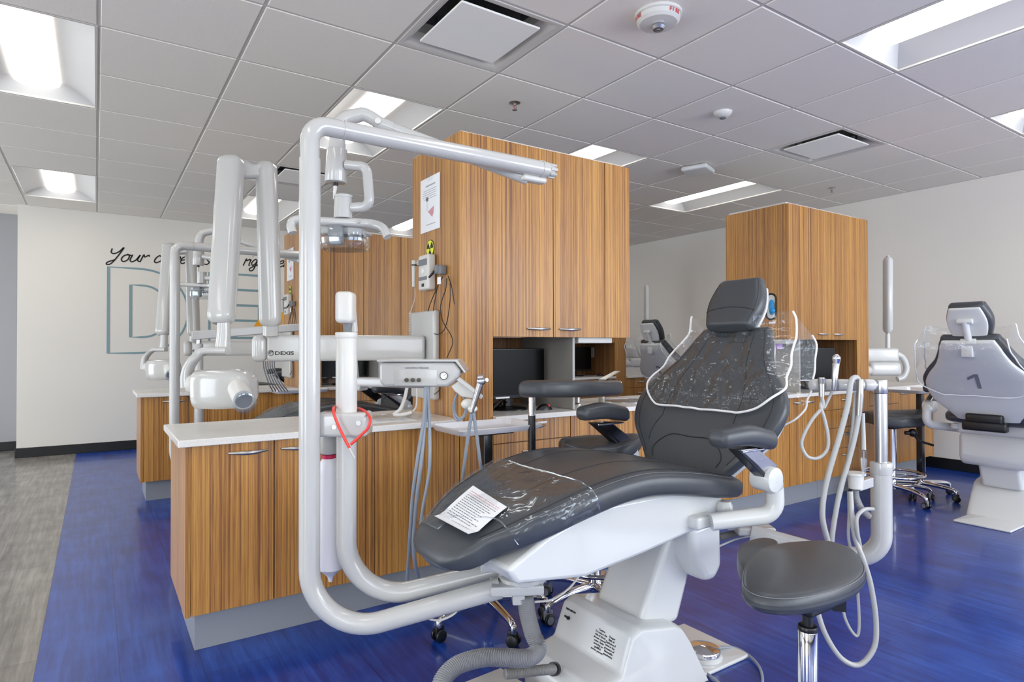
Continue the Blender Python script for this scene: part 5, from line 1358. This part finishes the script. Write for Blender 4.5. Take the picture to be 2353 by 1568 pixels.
ss = resample([(p, z1*.001+V((ac[min(i+1, 4)]-ac[max(i-1, 0)]).y, -(ac[min(i+1, 4)]-ac[max(i-1, 0)]).x, 0).normalized()*.048, z1*.036) for i, p in enumerate(ac)], 5)
pad(MB(), ss, .03, .025, n=36, e=3.2).build('support_arm_pad', M_leather, s2)
# black saddle stool at right
s3 = thing('saddle_stool', 'black saddle stool behind the steel post at right, by the black tray pole', 'stool', (3.10, .62, 0), 'saddle stools')
sc3 = (3.10, .62); star_base(s3, sc3, .27, -1.9, light=True, ring=(.20, .20))
MB().cyl((sc3[0], sc3[1], .15), (sc3[0], sc3[1], .56), .024, n=24).build('column', M_chrome, s3)
saddle(s3, (sc3[0], sc3[1]), .66, -.6, .25, .21, .085)
MB().rbox(sc3[0]-.12, sc3[0]+.12, sc3[1]-.07, sc3[1]+.07, .54, .585, .006).build('mechanism', M_black, s3)
m = MB(); q_ = P(2080, 995, 4.45); m.cyl(q_, q_+xd*.05, .014, n=14); m.sphere(q_+xd*.055, .03, 14); m.tube([q_+xd*.05, q_+xd*.10-z1*.06, q_+xd*.2-z1*.09], .009, 10); m.build('tilt_knob', M_black, s3)

def tray_stand(c, lab):
    t = thing('tray_stand', lab, 'tray stand', (c[0], c[1], 0), 'tray stands')
    star_base(t, c, .25, math.radians(191), hub=.10)
    MB().rbox(c[0]-.0215, c[0]+.0215, c[1]-.0215, c[1]+.0215, .12, .785, .004).build('square_post', M_blackmetal, t)
    MB().rbox(c[0]-.09, c[0]+.10, c[1]-.06, c[1]+.08, .782, .790, .003).build('top_plate', M_blackmetal, t)
    return t
def tray(c, lab):
    c = (c[0]+.01, c[1]); x0, x1, y0, y1 = c[0]-.203, c[0]+.203, c[1]-.135, c[1]+.135; zb, zt_ = .7915, .816
    def rr(e, z_):
        x = (x1-x0)/2-e; y = (y1-y0)/2-e; cc = .018; P_ = [(x, -y+cc), (x, y-cc), (x-cc, y), (-x+cc, y), (-x, y-cc), (-x, -y+cc), (-x+cc, -y), (x-cc, -y)]
        return [V(c[0]+a, c[1]+b_, z_) for a, b_ in P_]
    m = MB().loft([rr(.014, zb), rr(.004, zt_), rr(0, zt_), rr(0, zt_-.004), rr(.002, zt_-.002)], caps=False)
    m.add(rr(.014, zb), [tuple(range(8))]); m.loft([rr(-.001, zt_-.001), rr(-.001, zt_-.004), rr(.012, zb-.0008)], caps=False); m.add(rr(.012, zb-.0008), [tuple(range(7, -1, -1))])
    o = m.build('metal_tray', M_alu); tag(o, lab, 'tray', 'metal trays'); return o
C1 = (-.475, .575); tray_stand(C1, 'black post tray stand on chrome casters in front of the wood drawers'); tray((-.455, .615), 'shallow metal tray above the near leg rest, left of the monitor')
C2 = (2*XM+.475, .575); tray_stand(C2, 'black post tray stand at right behind the saddle stool'); tray((2*XM+.455, .615), 'shallow metal tray at right on the tall black post')
C3 = (-.475, 3.345); tray_stand(C3, 'tray stand of the second bay, behind the near left cabinet'); tray((-.50, 3.40), 'metal tray glimpsed left of the front white pole')

# ================================================================== ASSISTANT'S HOLDER AT RIGHT
au = thing('assistant_holder', 'suction hose holder on a white bent pipe with a steel post', 'instrument holder', tuple(V(P(2025, 1100, 2.2).x, P(2025, 1100, 2.2).y, 0)))
q = P(2025, 1100, 2.2); qx, qy = q.x, q.y; zz = lambda y, d=2.2: P(2025, y, d).z
pth = fillet([V(qx, qy, zz(1075)), V(qx, qy, zz(1283)), P(1900, 1275, 2.28), P(1725, 1226, 2.38)], [.10, 0], 12)
MB().tube(pth, .034, 28).build('bent_pipe', M_enamel, au)
MB().cyl((qx, qy, zz(1090)), (qx, qy, zz(1062)), .0355, n=30, bev=.003).build('pipe_collar', M_enamel, au)
m = MB().cyl((qx, qy, zz(1064)), (qx, qy, zz(905)), .0215, n=30)
for y_ in (995, 1015, 1040, 905): m.cyl((qx, qy, zz(y_)), (qx, qy, zz(y_+1)), .0222, n=30)
m.cyl((qx, qy, zz(904)), (qx, qy, zz(873)), .0222, n=30, bev=.001); m.build('steel_post', M_steel, au)
m = MB(); m.rbox(-.07, .075, -.04, .04, -.03, .0, .008, frame(P(1730, 1208, 2.40), xd)); m.rbox(-.06, .0, -.035, .035, -.03, .0, .006, frame(P(1700, 1196, 2.42), xd)); m.build('link_block', M_enamel, au)
for k, (a, b_) in enumerate(((1862, 1890), (1891, 1919), (1920, 1953), (1954, 1982), (1983, 2009))):
    A_, B_ = P(a, 885, 2.16+k*.005), P(b_, 885, 2.165+k*.005); MB().cyl(A_, B_, .0205, n=26, bev=.009).build('holder_segment', M_enamel, au)
MB().cyl(P(2005, 885, 2.19), P(2020, 885, 2.2), .008, n=14).build('holder_pin', M_enamel, au)
m = MB().cyl(P(1888, 868, 2.13), P(1888, 912, 2.13), .010, .009, 18).cyl(P(1888, 870, 2.13), P(1888, 882, 2.13), .0135, .011, 18); m.build('valve', M_satin, au)
m = MB().cyl(P(1921, 835, 2.13), P(1916, 898, 2.13), .0115, .008, 20, bev=.002); m.build('air_syringe', M_steel, au)
m = MB().cyl(P(1922, 838, 2.13), P(1922, 826, 2.13), .010, .013, 20).sphere(P(1922, 824, 2.13), .0135, 16).cyl(P(1922, 815, 2.13), P(1922, 822, 2.13), .006, n=12); m.build('syringe_head', M_chrome, au)
m = MB().cyl(P(1977, 872, 2.13), P(1976, 905, 2.13), .010, .011, 18).cyl(P(1976, 905, 2.13), P(1973, 955, 2.13), .012, .010, 18); m.build('suction_valve', M_satin, au)
m = MB().cyl(P(1985, 1035, 2.12), P(1985, 1055, 2.12), .010, n=16).cyl(P(1985, 1055, 2.12), P(1984, 1095, 2.12), .012, .005, 16); m.build('hose_connector', M_clear, au)
m = MB().lathe([(.032, 0), (.032, -.008), (.026, -.008), (.022, -.055), (0, -.055)], P(1966, 1086, 2.15), n=30); m.build('solids_cup', M_ivory, au)
MB().prism([P(1975, 1108, 2.14), P(2008, 1098, 2.17), P(2008, 1120, 2.17), P(1978, 1130, 2.14)], yd*.03).build('cup_bracket', M_enamel, au, bevel=.003)
for pts, r, mt in (([(1889, 912, 2.13), (1890, 935, 2.13), (1866, 965, 2.13), (1847, 1000, 2.13), (1842, 1025, 2.13), (1856, 1050, 2.13), (1880, 1053, 2.13), (1900, 1035, 2.13), (1903, 1005, 2.13), (1895, 965, 2.13), (1886, 935, 2.13), (1890, 920, 2.14)], .0058, M_suction),
               ([(1913, 898, 2.14), (1905, 915, 2.15), (1893, 938, 2.14), (1890, 920, 2.15)], .005, M_suction),
               ([(1975, 895, 2.16), (1972, 873, 2.14), (1964, 868, 2.13), (1955, 880, 2.12), (1948, 930, 2.12), (1930, 1000, 2.12), (1905, 1085, 2.12), (1893, 1140, 2.12), (1890, 1190, 2.12), (1900, 1235, 2.13), (1915, 1280, 2.14)], .0092, M_suction),
               ([(1973, 955, 2.13), (1965, 1000, 2.13), (1950, 1060, 2.13), (1932, 1120, 2.13), (1920, 1180, 2.13), (1912, 1235, 2.13), (1908, 1290, 2.14)], .0085, M_suction),
               ([(1966, 900, 2.15), (1960, 980, 2.14), (1948, 1060, 2.14), (1930, 1140, 2.14), (1915, 1200, 2.15), (1905, 1280, 2.15)], .0062, M_suction),
               ([(1982, 950, 2.15), (1984, 1000, 2.14), (1985, 1035, 2.12)], .007, M_suction),
               ([(1950, 1130, 2.16), (1951, 1180, 2.15), (1950, 1240, 2.14), (1965, 1300, 2.14), (1972, 1380, 2.14), (1974, 1440, 2.14), (1968, 1462, 2.14), (1950, 1440, 2.14), (1938, 1405, 2.14), (1935, 1350, 2.16)], .005, M_suction),
               ([(1954, 1130, 2.15), (1958, 1190, 2.13), (1966, 1240, 2.12), (1985, 1290, 2.1), (2002, 1350, 2.1), (2013, 1430, 2.1), (2008, 1490, 2.1), (1975, 1528, 2.1), (1935, 1515, 2.1), (1900, 1465, 2.1), (1880, 1410, 2.1), (1875, 1370, 2.12)], .0085, M_suction),
               ([(2006, 1170, 2.16), (1985, 1172, 2.12), (1969, 1190, 2.11), (1970, 1225, 2.11), (1976, 1265, 2.12), (1965, 1320, 2.14)], .0065, M_suction)):
    MB().tube(pp(*pts), r, 12).build('suction_hose', mt, au)
a_, b_ = ribbed(pp((1966, 1125, 2.17), (1968, 1145, 2.17), (1980, 1170, 2.18), (2000, 1190, 2.19)), .0115); MB().tube(a_, b_, 12).build('ribbed_hose', M_ribbed, au, angle=60)
ch2 = thing('corrugated_hose', 'dark corrugated hose between the chair hood and the link arm at right', 'hose', tuple(P(1690, 1228, 2.45)))
a_, b_ = ribbed(pp((1652, 1235, 2.4), (1680, 1228, 2.42), (1722, 1222, 2.44)), .013); MB().tube(a_, b_, 12).build('ribbed_tube', M_ribdark, ch2, angle=60)
MB().tube(pp((1652, 1256, 2.4), (1690, 1240, 2.42), (1725, 1232, 2.44)), .004, 8).build('thin_tube', M_hosel, ch2)

# ================================================================== MONITORS AND SMALL THINGS
def monitor(o, rot, w_, h_, lab, zb=ZK):
    t = thing('monitor', lab, 'monitor', (o[0], o[1], zb), 'computer monitors')
    Mm = Matrix.Translation(V(o[0], o[1], zb)) @ Matrix.Rotation(rot, 4, 'Z')
    z0 = .06
    MB().rbox(-w_/2, w_/2, -.012, .018, z0, z0+h_, .004, Mm).build('bezel', M_black, t)
    MB().box(-w_/2+.006, w_/2-.006, -.0135, -.0115, z0+.020, z0+h_-.006, Mm).build('screen', M_screen, t)
    MB().box(-w_/2+.11, -w_/2+.20, -.0132, -.0118, z0+.004, z0+.013, Mm).build('sticker', M_paper, t)
    text_mb('ThinkVision', .009, Mm @ Matrix.Translation(V(-w_/2+.015, -.0125, z0+.006)) @ Matrix.Rotation(PI/2, 4, 'X'), .0003).build('brand_text', M_paper, t)
    MB().rbox(-.025, .025, .02, .045, .012, z0+.15, .006, Mm).build('neck', M_black, t)
    MB().lathe([(.10, 0), (.10, .006), (.09, .010), (0, .012)], Mm @ V(0, .02, .0008), n=40).build('stand_base', M_black, t)
    return t
monitor((.03, 1.14, 0), .03, .44, .27, 'large black monitor in the niche of the nearest tall cabinet')
monitor((2.93, 1.16, 0), -.45, .42, .27, 'black monitor in the niche of the farther tall cabinet at right')
monitor((2.82, 3.95, 0), .05, .46, .28, 'small distant monitor seen through the open niche')
monitor((.05, 3.93, 0), .03, .44, .27, 'monitor of the second bay under the x-ray arm, mostly hidden')
def mouse(p, lab):
    t = thing('computer_mouse', lab, 'mouse', tuple(p), 'computer mice')
    rr = []
    for k in range(11):
        u = k/10; r_ = math.sin(PI*(u*.94+.03))**.6; rr.append([V(p[0]-.05+.10*u, p[1], p[2])+V(0, .028*r_*math.cos(a), max(0, .034*r_*math.sin(a))*(1-.3*abs(u-.45))) for a in [2*PI*q_/20 for q_ in range(20)]])
    MB().loft(rr).build('shell', M_black, t); MB().sphere((p[0]+.02, p[1]-.012, p[2]+.022), .009, 12).build('wheel', M_redink, t)
mouse((.17, 1.03, ZK+.0003), 'black computer mouse beside the large monitor'); mouse((3.06, 3.80, ZK+.0003), 'distant computer mouse beside the small monitor')
t = thing('cable_bundle', 'black cables lying behind the stand of the large monitor', 'cable', (-.12, 1.2, ZK))
for k in range(4): MB().tube(spline([V(-.19+.02*k, 1.0+.03*k, ZK+.006), V(-.14+.03*k, 1.1, ZK+.03+.01*k), V(-.05+.04*k, 1.22, ZK+.012), V(.08, 1.3-.02*k, ZK+.05)], 8), .0035, 8).build('cable', M_black, t)
p = onx(1000, 790, -.3)
t = thing('wall_outlet', 'small white outlet plate inside the far niche', 'outlet', (3.17, 4.3, 1.08)); MB().box(3.176, 3.183, 4.05, 4.12, 1.02, 1.14).build('plate', M_ivory, t)
# sink, tap and soap pump
def sink(dy, sec):
    cx, cy = .93, 1.18+dy
    t = thing('round_sink', 'small round steel sink in the '+('second row worktop' if sec else 'worktop behind the near chair'), 'sink', (cx, cy, ZK-.1), 'round sinks')
    MB().lathe([(.158, .1005), (.158, .103), (.148, .1035), (.143, .09), (.12, .03), (.06, .002), (.0, .0), (.0, -.003), (.064, -.001), (.124, .027), (.1475, .09), (.149, .1003)], (cx, cy, ZK-.1), n=44).build('basin', M_steel, t)
    t = thing('tap', 'chrome tap with a flat lever beside the '+('second row sink' if sec else 'sink, behind the support arm'), 'tap', (.71, 1.17+dy, ZK), 'taps')
    x, y = cx-.10, cy+.18; x = .71; y = 1.17+dy
    MB().cyl((x, y, ZK+.0003), (x, y, ZK+.13), .022, n=24, bev=.003).build('tap_body', M_satin, t)
    MB().tube(fillet([V(x, y, ZK+.10), V(x+.03, y-.03, ZK+.13), V(x+.10, y-.06, ZK+.12)], .03), .012, 14).build('spout', M_satin, t)
    MB().prism([V(x-.03, y, ZK+.135), V(x+.0, y-.03, ZK+.138), V(x+.13, y-.02, ZK+.185), V(x+.11, y+.01, ZK+.183)], (0, 0, .007)).build('lever', M_satin, t, bevel=.002)
    t = thing('soap_pump', 'small steel soap pump left of the '+('second row tap' if sec else 'tap'), 'soap pump', (.517, 1.17+dy, ZK), 'soap pumps')
    MB().lathe([(.028, .0003), (.028, .005), (.018, .012), (.018, .05), (.012, .055), (.012, .085), (.0, .086)], (.517, 1.17+dy, ZK), n=24).build('body', M_satin, t)
    MB().tube([V(.517, 1.17+dy, ZK+.08), V(.57, 1.15+dy, ZK+.078)], .005, 10).build('nozzle', M_satin, t)
sink(0, 0); sink(2.77, 1)
# white hose and plastic film lying on the near left worktop
t = thing('white_hose_loop', 'white hose hanging in a curve down to the near left worktop', 'hose', (-.55, 1.2, ZK))
MB().tube(pp((935, 892, 2.95), (930, 915, 2.9), (920, 940, 2.86), (906, 952, 2.84), (925, 953, 2.84), (945, 948, 2.86)), .008, 10).build('hose', M_hosel, t)
MB().tube(pp((957, 880, 2.98), (958, 910, 2.95), (956, 935, 2.9), (948, 946, 2.87)), .004, 8).build('thin_cord', M_ivory, t)
def crumple(c, sx, sy, h_, lab, seed):
    rows_ = []
    for j in range(13):
        rows_.append([V(c[0]+(i/14-.5)*sx*(1+.12*noise.noise(V(j*.5, seed, 0))), c[1]+(j/12-.5)*sy*(1+.12*noise.noise(V(i*.5, seed, 3))), ZK+.0015+h_*abs(noise.noise(V(i*.55+seed, j*.6, 1)))*(1-abs(i/7-1)**3)) for i in range(15)])
    o = MB().loft(rows_, caps=False, closed=False).build('plastic_wrap', M_film, angle=80); tag(o, lab, 'plastic wrap', 'loose plastic wraps')
crumple((-.62, 1.12), .30, .2, .03, 'crumpled clear wrap on the near left worktop by the wall plate', 3)
crumple((-.80, 3.88), .22, .2, .02, 'thin clear wrap on the far left worktop', 9)
t = thing('paper_sheet', 'flat printed paper on the near left worktop beside the hose', 'paper', (-.70, 1.08, ZK))
MB().box(-.82, -.60, .98, 1.14, ZK+.0003, ZK+.0010).build('page', M_paper, t)
# white label on the drawer under the monitor
